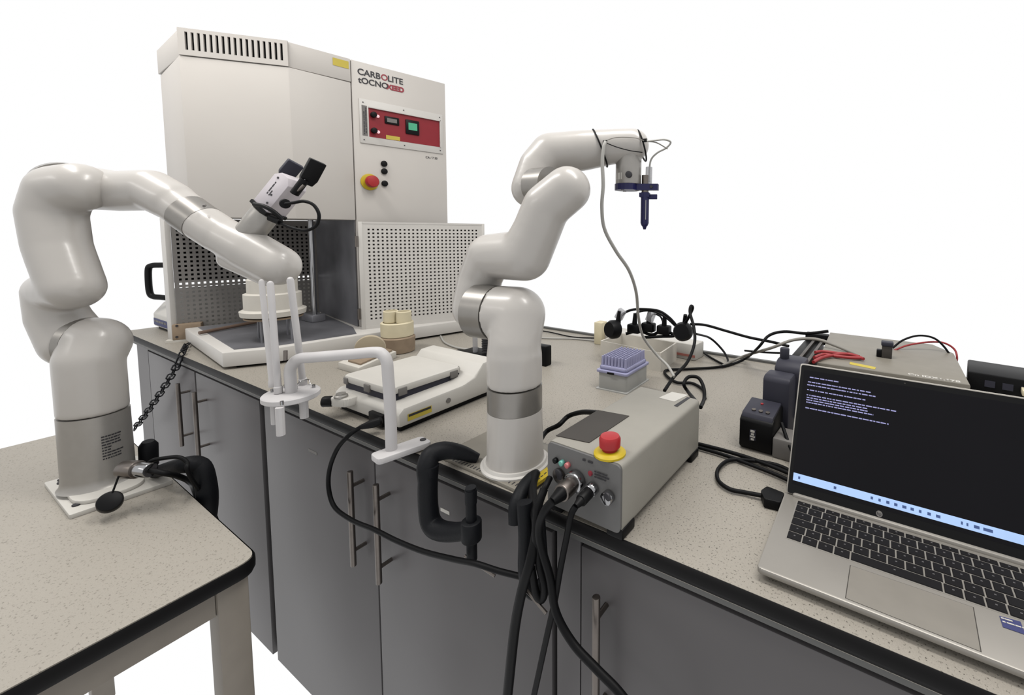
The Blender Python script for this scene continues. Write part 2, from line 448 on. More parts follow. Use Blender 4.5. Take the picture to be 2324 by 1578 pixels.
# frame() gives y = z x x ; make sure it points up
pn = cplate('panel_frame', .022, .338, 1.652, 1.816, 0, .004, M_FURN2, fu, .0015)
cplate('red_panel', .053, .327, 1.679, 1.790, .0035, .0046, M_REDP, pn, label='red control panel')
for a, z in ((.035, 1.803), (.18, 1.803), (.325, 1.803), (.035, 1.665), (.18, 1.665), (.325, 1.665)):
    cyl('panel_screw', cp(a, z, .003), cp(a, z, .0058), .0022, M_INK, pn, 10)
cplate('border_lip', .053, .327, 1.786, 1.790, .004, .011, M_FURN2, pn); cplate('border_lip', .323, .327, 1.679, 1.79, .004, .011, M_FURN2, pn)
for z in (1.762, 1.703):
    cyl('panel_knob', cp(.068, z, .004), cp(.068, z, .02), .0105, M_BLACK, pn, 20, bev=.002)
    cyl('lamp', cp(.084, z-.002, .004), cp(.084, z-.002, .01), .006, M_PINK, pn, 16, bev=.002, label='small lit indicator lamp')
d = cplate('display', .108, .161, 1.738, 1.767, .0045, .009, M_BLACK, pn, .003); cplate('readout', .116, .152, 1.745, 1.760, .009, .0095, M_GREYLAB, d)
d = cplate('display', .185, .238, 1.712, 1.769, .0045, .010, M_BLACK, pn, .004); cplate('readout', .195, .229, 1.729, 1.757, .010, .0105, M_GREEN, d, label='green lit readout')
cplate('panel_label', .112, .163, 1.680, 1.695, .0045, .005, M_YLAB, pn, label='yellow warning label')
gl = cplate('panel_label', .030, .048, 1.680, 1.792, .0038, .0045, M_GREYLAB, pn)
bars('fine_print', frame(cp(.033, 1.685, .0045), CV, z=CN), [(0, .085, -.004), (0.005, .1, -.010)], M_INK, gl, .0035)
TM = frame(cp(.021, 1.903, .0005), CU, z=CN)
text('logo_lettering', 'CARB', .031, TM, M_INK, fu, bold=.0006)
text('logo_lettering', 'O', .031, TM @ Matrix.Translation((.080, 0, 0)), M_INKR, fu, bold=.0006)
text('logo_lettering', 'LITE', .031, TM @ Matrix.Translation((.104, 0, 0)), M_INK, fu, bold=.0006)
text('logo_lettering', 'tOCNO', .030, TM @ Matrix.Translation((.002, -.030, 0)), M_INK, fu, bold=.0006)
text('logo_lettering', 'XEED', .026, TM @ Matrix.Translation((.1, -.030, 0)), M_INKR, fu, bold=.0014)
text('model_lettering', 'CA / 7 50', .0125, frame(cp(.264, 1.626, .0005), CU, z=CN), M_INK, fu)
es = cyl('emergency_stop', cp(.049, 1.508, 0), cp(.049, 1.508, .008), .031, M_YEL, fu, 32, bev=.002, label='yellow and red emergency stop button')
lathe('stop_button', [(.012, .008), (.012, .02), (.0225, .024), (.0225, .04), (.019, .046), (.008, .048)], cp(.049, 1.508, 0), cp(.049, 1.508, 1), M_RED, es, 28)
for z in (1.583, 1.554, 1.507): cyl('push_button', cp(.102, z, 0), cp(.102, z, .009), .0115, M_BLACK, fu, 20, bev=.002)
st3 = (FD-FC).normalized(); SU = Vector((st3.x, st3.y, 0)); SN = Vector((st3.y, -st3.x, 0))
SU = Vector((.0325, .181, 0)).normalized(); SN = Vector((SU.y, -SU.x, 0)); XF.append(frame(Vector((-1.1425, .241, 0))+SN*.0002, SU, z=SN)); box('warning_sticker', (.128, 1.912, 0), (.178, 1.938, .0012), M_YLAB, cw, label='yellow warning sticker'); XF.pop()
# lower chamber
box('corner_post', (-1.712, .046, .905), (-1.668, .062, 1.362), M_FURN2, fu, bev=.002)
P0 = Vector((-1.664, .062, .93)); P1 = Vector((-1.57, .5, .93)); pu = (P1-P0).normalized(); pl = (P1-P0).length
nh = 26; st = (pl-.02)/nh; xs = [0]
for k in range(nh): xs += [.012+k*st, .012+k*st+st*.44]
xs.append(pl)
nv = 24; sv = .40/nv; ys = [0]
for k in range(nv): ys += [.015+k*sv, .015+k*sv+sv*.48]
ys.append(.43)
M_PERF = mat('perforated_grey', (150, 146, 142), .5, spec=.3)
sheet('perforated_rear_wall', P0, pu, CV, Vector((pu.y, -pu.x, 0)), xs, ys, lambda i, j: i % 2 == 1 and j % 2 == 1, .002, M_PERF, fu, label='grey sheet perforated with rows of square holes')
raw('chamber_side_wall', [(-1.123, .421, .954), (-1.565, .496, .954), (-1.565, .496, 1.362), (-1.123, .421, 1.362), (-1.123, .425, .954), (-1.565, .5, .954), (-1.565, .5, 1.362), (-1.123, .425, 1.362)],
    [(0, 1, 2, 3), (7, 6, 5, 4), (0, 3, 7, 4), (3, 2, 6, 7), (1, 5, 6, 2)], M_DARKST, fu, label='dark steel side wall of the open chamber')
NW = Vector((pu.y, -pu.x, 0))
def backing(name, z0, z1, m_, d_):
    q0, q1 = P0-NW*d_, P1-NW*d_
    return raw(name, [(q0.x, q0.y, z0), (q1.x, q1.y, z0), (q1.x, q1.y, z1), (q0.x, q0.y, z1)] + [(q0.x-NW.x*.004, q0.y-NW.y*.004, z0), (q1.x-NW.x*.004, q1.y-NW.y*.004, z0), (q1.x-NW.x*.004, q1.y-NW.y*.004, z1), (q0.x-NW.x*.004, q0.y-NW.y*.004, z1)], [(0, 1, 2, 3), (4, 5, 6, 7), (0, 1, 5, 4), (1, 2, 6, 5), (2, 3, 7, 6), (3, 0, 4, 7)], m_, fu)
backing('upper_backing', 1.12, 1.36, M_GAP, .022)  # black sheet added to keep the white surround out of the upper holes
backing('lower_backing', .93, 1.092, mat('light_backing', (250, 249, 246), .6), .085)  # pale sheet added further back so the lower holes look light
for x, y in ((-1.345, .378), (-1.39, .395)): cyl('lift_rod', (x, y, .9545), (x, y, 1.362), .0075, M_CHROME, fu, 16)
box('lift_block', (-1.42, .36, .9545), (-1.33, .41, .985), M_DARKST, fu, bev=.004)
# open perforated door
H0 = Vector((-1.062, .402, .953)); H1 = Vector((-.852, .808, .953)); du = (H1-H0).normalized(); dn = Vector((du.y, -du.x, 0)); dl = (H1-H0).length
xs = [0]; n1 = 27; a0, a1 = .030, dl-.022; stp = (a1-a0)/n1
for k in range(n1): xs += [a0+k*stp, a0+k*stp+stp*.44]
xs.append(dl)
ys = [0]; n2 = 25; b0, b1 = .035, .385; sv = (b1-b0)/n2
for k in range(n2): ys += [b0+k*sv, b0+k*sv+sv*.45]
ys.append(.403)
door = sheet('perforated_door', H0, du, CV, dn, xs, ys, lambda i, j: i % 2 == 1 and j % 2 == 1, .002, M_FURN2, fu, label='open white door perforated with rows of square holes')
XF.append(frame(H0, du, z=dn))
box('door_edge', (0, .0, -.022), (.014, .403, .001), M_FURN2, door, bev=.002); box('door_edge', (dl-.012, 0, -.022), (dl, .403, .001), M_FURN2, door, bev=.002)
box('door_edge', (.014, .396, -.022), (dl-.012, .403, .001), M_FURN2, door); box('door_edge', (.014, 0, -.022), (dl-.012, .012, .001), M_FURN2, door)
box('hole_backing', (.014, .012, -.024), (dl-.11, .396, -.021), M_PERF, door); box('hole_backing', (dl-.11, .012, -.024), (dl-.012, .396, -.021), M_GAP, door, label='black sheet standing in for shade behind the door holes')  # added backing sheets; the black one paints the shade seen through the right-hand holes
for z in (.33, .06):
    cyl('hinge', (-.006, z-.02, 0), (-.006, z+.02, 0), .006, M_STEEL, door, 14)
XF.pop()

# refractory plug on its lift table
HC = Vector((-1.165, .172))
hp = thing('refractory_plug', 'white three-tier refractory plug on the lift table inside the furnace', 'plug', (HC.x, HC.y, 1.034))
lathe('plug_body', [(.066, 0), (.088, .006), (.09, .022), (.078, .028), (.078, .078), (.068, .082), (.068, .125), (.062, .13)], (HC.x, HC.y, 1.034), (HC.x, HC.y, 2), M_CHALK, hp, 40)
lt = thing('lift_table', 'thin steel table with slim legs carrying the white refractory plug', 'table', (HC.x, HC.y, .9545))
lathe('table_plate', [(.08, 0), (.08, .005)], (HC.x, HC.y, 1.029), (HC.x, HC.y, 2), M_TAN, lt, 36)
for k in range(4):
    a = k*pi/2+.5; x, y = HC.x+.06*cos(a), HC.y+.055*sin(a)
    cyl('leg', (x, y, .9545), (x, y, 1.029), .003, M_DARKST, lt, 10)

# ================================================================== ROBOT ARM ON THE SIDE TABLE
LX, LY = -.808, -.287
la = thing('six_axis_robot', 'white six-axis robot arm with gripper bolted to the side table', 'robot arm', (LX, LY, TH))
pl_ = prism('mounting_plate', roundpoly([(-.912, -.346), (-.70, -.344), (-.695, -.205), (-.907, -.212)], .004, 3), TH, TH+.009, M_WHITE, la, bev=.0012)
for x, y in ((-.895, -.325), (-.878, -.328), (-.735, -.33), (-.895, -.23)): cyl('plate_bolt', (x, y, TH+.008), (x, y, TH+.0115), .006, M_INK, pl_, 14)
prism('base_flange', roundpoly([(-.885, -.335), (-.715, -.333), (-.712, -.235), (-.882, -.237)], .045, 8), TH+.009, TH+.017, M_WHITE, la, bev=.002)
ZS = 0.9451
lathe('base_column', [(.058, 0), (.0535, .006), (.0515, .02), (.0505, ZS-TH-.016)], (LX, LY, TH+.016), (LX, LY, 2), M_SILVER, la, 48, label='brushed silver base column')
XF.append(Matrix.Translation((LX, LY, 0)) @ Matrix.Rotation(radians(22), 4, 'Z'))
lab_rows = []
bm = bmesh.new(); rnd = random.Random(4)
for r in range(9):
    z = TH+.075+r*.0058
    a = -.42
    while a < .12:
        w = rnd.uniform(.03, .12)
        if not (2 < r < 5 and a > -.2):
            vs = [bm.verts.new((.0516*cos(t), .0516*sin(t), zz)) for t, zz in ((a, z), (a+w, z), (a+w, z+.0028), (a, z+.0028))]; bm.faces.new(vs)
        a += w+.02
bmobj('label_print', bm, M_INK, la, label='small dark print on the silver base'); XF.pop()
HD = (-0.8199,-0.274,1.0874)
RA = (-0.8344,-0.2828,1.0882); RB = (-0.8474,-0.2906,1.09)
blob('shoulder_link', [[((LX, LY, ZS+.052), .0505), ((LX, LY, HD[2]-.03), .0505), (HD, .0525)]], M_ROBOT, la, cyls=[((LX, LY, ZS+.0005), (LX, LY, HD[2]-.03), .0505), (HD, RA, .0525)], smooth=8)
cyl('joint_ring', RA, RB, .0518, M_RING, la, 40, label='thin silver joint ring')
blob('upper_arm', [[((-0.8578,-0.2966,1.0889), .0515), ((-0.8811,-0.3111,1.1395), .0455), ((-0.8884,-0.3171,1.1953), .040), ((-0.8101,-0.3001,1.2103), .0465), ((-0.8395,-0.3097,1.2898), .0465), ((-0.853,-0.3111,1.3588), .0475), ((-0.8404,-0.3,1.4033), .049), ((-0.8083,-0.2811,1.4099), .048)]],
     M_ROBOT, la, cyls=[])
EL = (-0.8441,-0.2724,1.4121)
cyl('joint_ring', (-0.888,-0.286,1.4097), (-0.94,-0.2805,1.4159), .052, M_RING, la, 40)
blob('elbow_link', [[((-0.8794,-0.2578,1.4128), .046), ((-0.8005,-0.2309,1.4059), .042), ((-0.7269,-0.198,1.4079), .042), ((-0.6783,-0.1805,1.3851), .040)]], M_ROBOT, la, cyls=[((-0.6855,-0.183,1.3897), (-0.6434,-0.1658,1.3599), .038)], smooth=10)
cyl('joint_ring', (-0.649,-0.1681,1.3635), (-0.6137,-0.1536,1.3394), .0383, M_RING, la, 40, label='silver forearm ring')
blob('forearm', [[((-0.5785,-0.1358,1.3153), .037), ((-0.5298,-0.1105,1.2879), .0415), ((-0.4752,-0.0824,1.255), .0405)], [((-0.5708,-0.1299,1.2671), .021), ((-0.4977,-0.0911,1.237), .026)]], M_ROBOT, la, cyls=[((-0.6194,-0.1565,1.3438), (-0.5785,-0.1358,1.3153), .0378)], smooth=8)
cyl('ring_mark', (-0.5691,-0.1644,1.3742), (-0.5757,-0.161,1.3762), .0025, M_GREYLAB, la, 12)
# wrist and gripper
G0 = Vector((-0.4996,-0.0862,1.3672)); G1 = Vector((-0.4555,-0.0551,1.4349))
cyl('wrist_flange', (-0.5306,-0.108,1.3205), (-0.5011,-0.0873,1.3654), .0255, M_SILVER, la, 36, bev=.002)
a = (G1-G0).normalized(); tw = (cam.matrix_world.translation-G0); tw = (tw-a*tw.dot(a)).normalized(); pp = a.cross(tw)
GM = frame(G0, a, z=(tw-pp).normalized())
XF.append(GM); gl = (G1-G0).length; s = .0215
gp = prism('gripper', [(.006, -s), (gl-.012, -s), (gl, -s+.012), (gl, s-.012), (gl-.012, s), (.006, s)], -s, s, M_GRIP, la, bev=.0015, label='white two-finger gripper with black jaws')
box('gripper_band', (-.001, -s-.003, -s-.003), (.007, s+.003, s+.003), M_BLACK, gp, bev=.002)
for x, y in ((gl*.85, s*.4), (gl*.45, -s*.2), (gl*.25, -s*.4)): cyl('screw', (x, y, s-.0005), (x, y, s+.001), .0022, M_INK, gp, 10); cyl('screw', (x, y, -s+.0005), (x, y, -s-.001), .0022, M_INK, gp, 10)
bars('gripper_print', Matrix.Translation((gl*.4, 0, s)), [(0, .03, .006), (0, .012, .0)], M_INK, gp, .0025)
bars('gripper_print', Matrix.Translation((gl*.4, s, 0)) @ Matrix.Rotation(radians(-90), 4, 'X'), [(0, .03, .006), (0, .012, .0)], M_INK, gp, .0025)
XF.pop()
def jaw(pts_px_a, pts_px_b, w, th):
    A, B = Vector(pts_px_a), Vector(pts_px_b)
    d_ = (B-A); L_ = d_.length
    XF.append(frame(A, d_, z=(tw+pp*.3)))
    o = prism('finger', [(0, -w*.35), (L_*.25, -w*.5), (L_, -w*.5), (L_, w*.5), (L_*.2, w*.5), (0, w*.35)], -th/2, th/2, M_BLACK, gp, bev=.002); XF.pop(); return o
f1 = jaw((-0.4916,-0.0579,1.4391), (-0.4714,-0.0437,1.4689), .030, .012); f1.data.materials.clear(); f1.data.materials.append(M_SLATE)
f2 = jaw((-0.4173,-0.0518,1.422), (-0.3978,-0.0365,1.4686), .030, .014)
cyl('pivot', (-0.4087,-0.0599,1.4313), (-0.4183,-0.0571,1.4329), .0035, M_CHROME, f2, 14)
tube('finger_link', [(-0.4113,-0.0557,1.4301), (-0.4175,-0.0629,1.4157), (-0.4261,-0.069,1.4014)], .0085, M_BLACK, gp, seg=12)
cyl('finger_slot', (-0.4185,-0.069,1.4047), (-0.4054,-0.0603,1.4189), .0028, M_STEEL, gp, 10)
cyl('cable_port', (-0.431,-0.0829,1.3805), (-0.442,-0.0798,1.3818), .0095, M_BLACK, gp, 20, bev=.002)
tube('gripper_cable', [(-0.4287,-0.0839,1.3804), (-0.4089,-0.0771,1.383), (-0.3901,-0.0684,1.3857), (-0.3731,-0.0594,1.3782), (-0.3631,-0.0555,1.3592), (-0.3667,-0.0593,1.3384), (-0.3858,-0.0688,1.3286), (-0.4122,-0.08,1.3326), (-0.4352,-0.0888,1.3411), (-0.4541,-0.0942,1.3497)], .0032, M_CABLE, gp)
cyl('cable_plug', (-0.4571,-0.1002,1.353), (-0.4384,-0.0904,1.3445), .0065, M_BLACK, gp, 14)
tube('wire_band', [(-0.4851,-0.1138,1.3789), (-0.4616,-0.1077,1.3754), (-0.4444,-0.0988,1.3652), (-0.4357,-0.0882,1.3507)], .0042, M_BLACK, gp)
# base connector
cyl('base_connector', (-0.6591,-0.2803,0.8596), (-0.6265,-0.2673,0.8627), .0165, M_STEEL, la, 28, bev=.002, label='round metal cable connector')
cyl('connector_collar', (-0.628,-0.2681,0.8627), (-0.6014,-0.2564,0.863), .0135, M_CHROME, la, 28, bev=.002)
tube('cap_cord', [(-0.6416,-0.2811,0.8686), (-0.6425,-0.2882,0.8595), (-0.6407,-0.2943,0.8439), (-0.6388,-0.3006,0.8268)], .0016, M_CABLE, la)
cyl('connector_cap', (-0.6314,-0.3051,0.8187), (-0.6513,-0.3016,0.8049), .0175, M_BLACK, la, 28, bev=.003)

# clamp holding the plate to the side table
tc = thing('g_clamp', 'black clamp gripping the side table edge behind the left robot', 'clamp', (-.70, -.2, TH))
tube('clamp_frame', [(-0.7424,-0.2206,0.8), (-0.6291,-0.205,0.841), (-0.6126,-0.185,0.8342), (-0.6018,-0.18,0.8022), (-0.6015,-0.18,0.7462), (-.66, -.18, .62), (-.665, -.2, .6), (-.68, -.25, .6)], [.012, .016, .018, .018, .018, .017, .015, .012], M_IRON, tc, seg=12, n=5)
cyl('clamp_screw', (-.68, -.25, .59), (-.68, -.25, TH-.027), .007, M_IRON, tc, 14)
lathe('clamp_pad', [(.012, -.01), (.016, -.004), (.016, .044), (.010, .054)], (-0.8083,-0.215,0.7985), (-0.8014,-0.215,0.8559), M_IRON, tc, 18)
cb = tube('power_lead', [(-0.6014,-0.2564,0.863), (-0.5805,-0.2449,0.8582), (-0.59,-0.225,0.84), (-0.6368,-0.195,0.7973), (-0.6939,-0.172,0.7412), (-.625, -.166, .62), (-.64, -.16, .3), (-.66, -.16, .05)], .0052, M_CABLE)
tag(cb, 'black cable from the left robot base connector dropping behind the table', 'cable')
cb = tube('thin_lead', [(-0.6363,-0.2558,0.8597), (-0.6327,-0.2471,0.8693), (-0.6171,-0.2322,0.8721), (-0.5943,-0.219,0.8742), (-0.5793,-0.2114,0.8639), (-0.5718,-0.2097,0.8359), (-.65, -.15, .66), (-.67, -.15, .4), (-.68, -.17, .06)], .0038, M_CABLE)
tag(cb, 'thin black cable arching over the clamp behind the left robot base', 'cable')

# ================================================================== ROBOT ARM ON THE BENCH
RX, RY = 0.0359, 0.0666
ra = thing('six_axis_robot', 'white six-axis robot arm with blue pipette tool on the bench', 'robot arm', (RX, RY, .9))
bp = prism('mounting_plate', roundpoly([(-.108, .012), (.118, .004), (.115, .15), (-.105, .155)], .004, 3), .9005, .9065, M_PSU, ra, bev=.001)
for k in range(26):
    t = k/25; x = -.085+t*.195
    box('scale_tick', (x, .012, .9064), (x+.0022, .02, .9068), M_INK, bp)
lathe('base_flange', [(.062, 0), (.062, .003), (.058, .005), (.056, .0095)], (RX, RY, .9065), (RX, RY, 2), M_FURN2, ra, 48)
Z1 = 1.0109; Z2 = 1.0541
lathe('base_column', [(.0525, 0), (.0505, .012), (.0492, Z1-.916)], (RX, RY, .9155), (RX, RY, 2), M_ROBOT, ra, 48)
br = lathe('joint_ring', [(.0488, 0), (.0488, Z2-Z1)], (RX, RY, Z1), (RX, RY, 2), M_RING, ra, 48, label='silver band round the column')
box('ring_mark', (0.0492,0.0331,1.0568), (0.0627,0.0384,1.0625), M_WHITE, br, label='small pale logo mark')
HD = (0.027,0.0834,1.1794); RA = (-0.0189,0.078,1.1787); RB = (-0.0649,0.0726,1.179)
blob('shoulder_link', [[((RX, RY, Z2+.05), .0488), ((RX, RY, HD[2]-.05), .0465), (HD, .0515)]], M_ROBOT, ra, cyls=[((RX, RY, Z2+.0005), (RX, RY, Z2+.06), .0488), (HD, RA, .0515)], smooth=10)
cyl('joint_ring', RA, RB, .0512, M_RING, ra, 44, label='silver shoulder joint ring')
blob('upper_arm', [[((-0.0918,0.092,1.1795), .0455), ((-0.087,0.0999,1.2373), .042), ((-0.0586,0.0993,1.2824), .0435), ((0.0323,0.0996,1.2876), .0475), ((0.0553,0.1052,1.3325), .0435), ((0.0737,0.1104,1.3764), .0425), ((0.1097,0.1256,1.4079), .0415)],
     ], M_ROBOT, ra, cyls=[], smooth=12)
cyl('joint_ring', (0.0624,0.1365,1.4178), (0.0197,0.1399,1.4173), .0345, M_RING, ra, 40, label='silver elbow joint ring')
blob('forearm', [[((-0.0013,0.1508,1.4149), .0365), ((0.0027,0.171,1.4607), .038), ((0.0176,0.1911,1.4869), .0415), ((0.0713,0.2294,1.4958), .0400), ((0.1153,0.2598,1.5043), .0355), ((0.1538,0.2844,1.5088), .0335)]], M_ROBOT, ra, smooth=10)
W0 = Vector((0.1474,0.2796,1.4953)); W1 = Vector((W0.x, W0.y, 1.4300))
cyl('wrist_flange', W0, W1, .0262, M_SILVER, ra, 36, bev=.001, label='silver wrist flange with small connector')
raw('flange_sticker', [W1+Vector((.0264*sin(t), -.0264*cos(t), z)) for t in (-.9, -.6, -.3, 0.) for z in (.008, .021)], [(0, 2, 3, 1), (2, 4, 5, 3), (4, 6, 7, 5)], M_WHITE, ra, label='white warning sticker')
cyl('flange_port', W1+Vector((.014, -.022, .016)), W1+Vector((.018, -.032, .016)), .0065, M_INK, ra, 16, bev=.001)
# blue printed pipette holder
TX = Vector((0.1804,0.2907,1.4107))
ex = (TX-W1); ex.z = 0; el = ex.length; ex.normalize(); ey = Vector((-ex.y, ex.x, 0))
def tp(a_, b_): v = Vector((W1.x, W1.y, 0))+ex*a_+ey*b_; return (v.x, v.y)
zb = W1.z-.0125
ring = [tp(.028*cos(t), .028*sin(t)) for t in [radians(60+k*240/14) for k in range(15)]]
arm_ = ring + [tp(el*.55, -.011), tp(el+.027, -.008), tp(el+.027, -.002), tp(el+.016, -.002), tp(el+.016, .002), tp(el+.027, .002), tp(el+.027, .008), tp(el*.55, .011)]
hd = prism('tool_bracket', arm_, zb, W1.z, M_BLUE, ra, label='dark blue printed tool bracket')
for t in (.2, 2.2, 4.2): x, y = tp(.018*cos(t), .018*sin(t)); cyl('bracket_screw', (x, y, zb-.001), (x, y, zb+.001), .0035, M_STEEL, hd, 12)
tx, ty = tp(el, 0)
cyl('clamp_bolt', tuple(tp(el+.014, -.012))+(W1.z-.006,), tuple(tp(el+.014, .012))+(W1.z-.006,), .003, M_INK, hd, 10)
cyl('pipette_tube', (tx, ty, zb-.004), (tx, ty, W1.z+.018), .0072, M_STEEL, hd, 20)
hz = 1.3526; he = 1.3382
lathe('pipette_holder', [(.0025, 0), (.0045, .006), (.0065, .008), (.0085, .013), (.0085, zb-.004-he), (.007, zb-.004-he)], (tx, ty, he), (tx, ty, 2), M_BLUE, hd, 24, label='dark blue tubular pipette holder')
x0, y0 = tp(el+.006, 0)
XF.append(frame((tx, ty, zb-.018), (ex.x, ex.y, 0), z=(0, 0, 1))); box('thumb_lever', (.004, -.003, 0), (.025, .003, .010), M_BLUE, hd, bev=.001); box('clip', (-.011, -.008, .004), (.01, .008, .013), M_BLUE, hd, bev=.001); XF.pop()
toC = (cam.matrix_world.translation-Vector((tx, ty, 0))); toC.z = 0; toC.normalize(); sd = Vector((-toC.y, toC.x, 0))
q0 = Vector((tx, ty, 0))+toC*.0086-sd*-.0015
cyl('plunger_rod', (q0.x, q0.y, he+.02), (q0.x, q0.y, zb-.02), .0012, M_CHROME, hd, 10)
# ties and hoses on the forearm
def tie(p, ax, r, name='cable_tie'):
    A = Vector(p); d_ = Vector(ax).normalized(); u_ = d_.cross(Vector((0, 0, 1))).normalized(); v_ = d_.cross(u_)
    bm = bmesh.new(); tube_bm(bm, [A+(u_*cos(2*pi*k/28)+v_*sin(2*pi*k/28))*r for k in range(28)], .0018, 6, closed=True)
    return bmobj(name, bm, M_CABLE, ra, smooth=True)
FAX = Vector((0.1538,0.2844,1.5088))-Vector((0.0713,0.2295,1.4976))
tie((0.0984,0.2481,1.5011), FAX+Vector((0, 0, .03)), .0392); tie((0.1694,0.2932,1.5081), FAX+Vector((0, 0, .02)), .0318)
box('tie_knot', (0.1239,0.2184,1.5025), (0.1342,0.2179,1.5091), M_BLACK, ra, bev=.002); box('tie_knot', (0.1878,0.262,1.5072), (0.1976,0.2614,1.5146), M_BLACK, ra, bev=.002)
tube('thin_wire', [(0.1284,0.2177,1.5054), (0.1485,0.2307,1.4967), (0.1686,0.2474,1.4911), (0.1882,0.2618,1.4885)], .0009, M_CABLE, ra, seg=6)
tube('thin_wire', [(0.1283,0.2179,1.5079), (0.1471,0.2327,1.5156), (0.1748,0.2532,1.516), (0.1923,0.2626,1.5103)], .0008, M_GCAB, ra, seg=6)
hs = thing('air_hose', 'thin white hose from the blue tool along the forearm down to the bench', 'hose', (0.1895,0.388,0.9975))
tube('hose', [(0.1871,0.2966,1.4341), (0.1858,0.2982,1.46), (0.1893,0.2986,1.4801), (0.2017,0.301,1.4928), (0.2188,0.3058,1.5018), (0.2281,0.3062,1.5123), (0.2193,0.2958,1.5164), (0.2051,0.2793,1.513), (0.1946,0.2638,1.5094)], .0019, M_HOSE, hs, seg=8)
tube('hose', [(0.1304,0.2177,1.506), (0.1302,0.2119,1.4942), (0.1294,0.2089,1.4646), (0.1307,0.2105,1.4229), (0.1262,0.2133,1.3808), (0.122,0.2302,1.3381), (0.1285,0.2645,1.2931), (0.1347,0.3102,1.2489), (0.122,0.3672,1.1932), (0.092,0.436,1.1219), (0.0687,0.5089,1.0536), (0.093,0.5412,1.0016), (0.1284,0.5362,0.9784), (0.1605,0.5069,0.9627)], .0036, M_HOSE, hs, seg=10)
tube('end_loop', [(0.1946,0.2638,1.5094), (0.2072,0.2849,1.5095), (0.2242,0.3005,1.4987)], .0012, M_GCAB, hs, seg=6)
cyl('hose_fitting', (0.1857,0.2955,1.4305), (0.1848,0.2981,1.4645), .0068, M_CLEAR, hs, 16)

# ================================================================== CLAMPS ON THE BENCH FRONT
def gclamp(label, pts_frame, rads, screw0, screw1, pad, bar=None):
    c = thing('g_clamp', label, 'clamp', screw0, 'black screw clamps')
    return c
k1 = thing('g_clamp', 'large black screw clamp holding the bench robot plate', 'clamp', (-.06, -.02, .75))
YC = -.032
def flatframe(name, px, parent, th):
    """cast iron frame cut from an outline in the plane y = YC"""
    bm = bmesh.new()
    a_ = [bm.verts.new((p[0], p[1]-th/2, p[2])) for p in px]; bm.faces.new(a_)
    r = bmesh.ops.extrude_face_region(bm, geom=bm.faces[:])
    for v in r['geom']:
        if isinstance(v, bmesh.types.BMVert): v.co.y += th
    bmesh.ops.bevel(bm, geom=[e for e in bm.edges if abs(e.verts[0].co.y-e.verts[1].co.y) < 1e-6], offset=.003, segments=2, affect='EDGES')
    return bmobj(name, bm, M_IRON, parent, auto=radians(35))
tube('clamp_jaw', [(-0.0724,-0.038,0.8933),(-0.0755,-0.036,0.9156),(-0.0794,-0.024,0.9301),(-0.0706,-0.004,0.9324),(-0.0504,0.018,0.9238),(-0.0293,0.036,0.9095)], [.0155, .017, .017, .016, .013, .0095], M_IRON, k1, seg=12, n=5)
tube('clamp_spine', [(-0.0709,-0.034,0.9201),(-0.0743,-0.036,0.8835),(-0.0746,-0.036,0.8426),(-0.0683,-0.036,0.816),(-0.0471,-0.036,0.809),(-0.0078,-0.036,0.8195),(0.0318,-0.036,0.838)], [.0155, .0165, .0165, .017, .017, .015, .014], M_IRON, k1, seg=12, n=5)
k1s = (0.036,-0.036,0.838)
cyl('screw_boss', (k1s[0], k1s[1], k1s[2]-.016), (k1s[0], k1s[1], k1s[2]+.018), .0165, M_IRON, k1, 20, bev=.003)
cyl('clamp_screw', (k1s[0], k1s[1], 0.7881), (k1s[0], k1s[1], 0.9133), .0085, M_IRON, k1, 16)
cyl('tommy_bar', (0.0237,-0.04,0.7918), (0.0823,-0.03,0.7737), .0025, M_STEEL, k1, 10)
cyl('screw_pad', (k1s[0], k1s[1], 0.9095), (k1s[0], k1s[1]+.0, .886), .0095, M_IRON, k1, 16)
k2 = thing('g_clamp', 'black screw clamp hidden among the hanging cables right of the bench robot', 'clamp', (.13, -.02, .7))
tube('clamp_jaw', [(.128, -.028, .88), (.124, -.022, .905), (.117, .002, .918), (.108, .03, .917), (.10, .05, .912)], [.012, .0125, .0115, .0105, .008], M_IRON, k2, seg=12, n=5)
tube('clamp_spine', [(0.1472,-0.03,0.9213),(0.1549,-0.034,0.8701),(0.1555,-0.036,0.8221),(0.1632,-0.036,0.7955),(0.178,-0.034,0.7935),(0.19,-0.032,0.8162)], [.012, .0125, .0125, .0125, .012, .010], M_IRON, k2, seg=12, n=5)
cyl('clamp_screw', (0.19,-0.032,0.8022), (0.1785,-0.03,0.9111), .007, M_IRON, k2, 14)
cyl('tommy_bar', (0.1737,-0.055,0.8089), (0.211,-0.055,0.79), .0026, M_STEEL, k2, 10)

# ================================================================== ROBOT CONTROLLER
cx = thing('robot_controller', 'grey robot control box with red emergency stop button', 'control box', (.235, .14, .9))
CM = Matrix.Translation((.1678, -.0007, .910)) @ Matrix.Rotation(-.0329, 4, 'Z')
XF.append(CM)
bw, bl, bh = .135, .285, .101
prof = roundpoly([(0, 0), (bw, 0), (bw, bh), (0, bh)], .009, 5)
def loft(name, prof, y0, y1, material, parent, label=None):
    n_ = len(prof); vs = [(p[0], y, p[1]) for y in (y0, y1) for p in prof]
    fs = [(k, (k+1) % n_, n_+(k+1) % n_, n_+k) for k in range(n_)] + [tuple(range(n_)), tuple(range(2*n_-1, n_-1, -1))]
    o = raw(name, vs, fs, material, parent, label=label)
    for p in o.data.polygons: p.use_smooth = True
    o.data.set_sharp_from_angle(angle=radians(35)); return o
shell = loft('casing', prof, .004, bl-.003, M_BOX, cx)
front = loft('front_panel', roundpoly([(.001, .001), (bw-.001, .001), (bw-.001, bh-.001), (.001, bh-.001)], .009, 5), 0, .004, M_BOXF, cx, 'grey front panel with sockets')
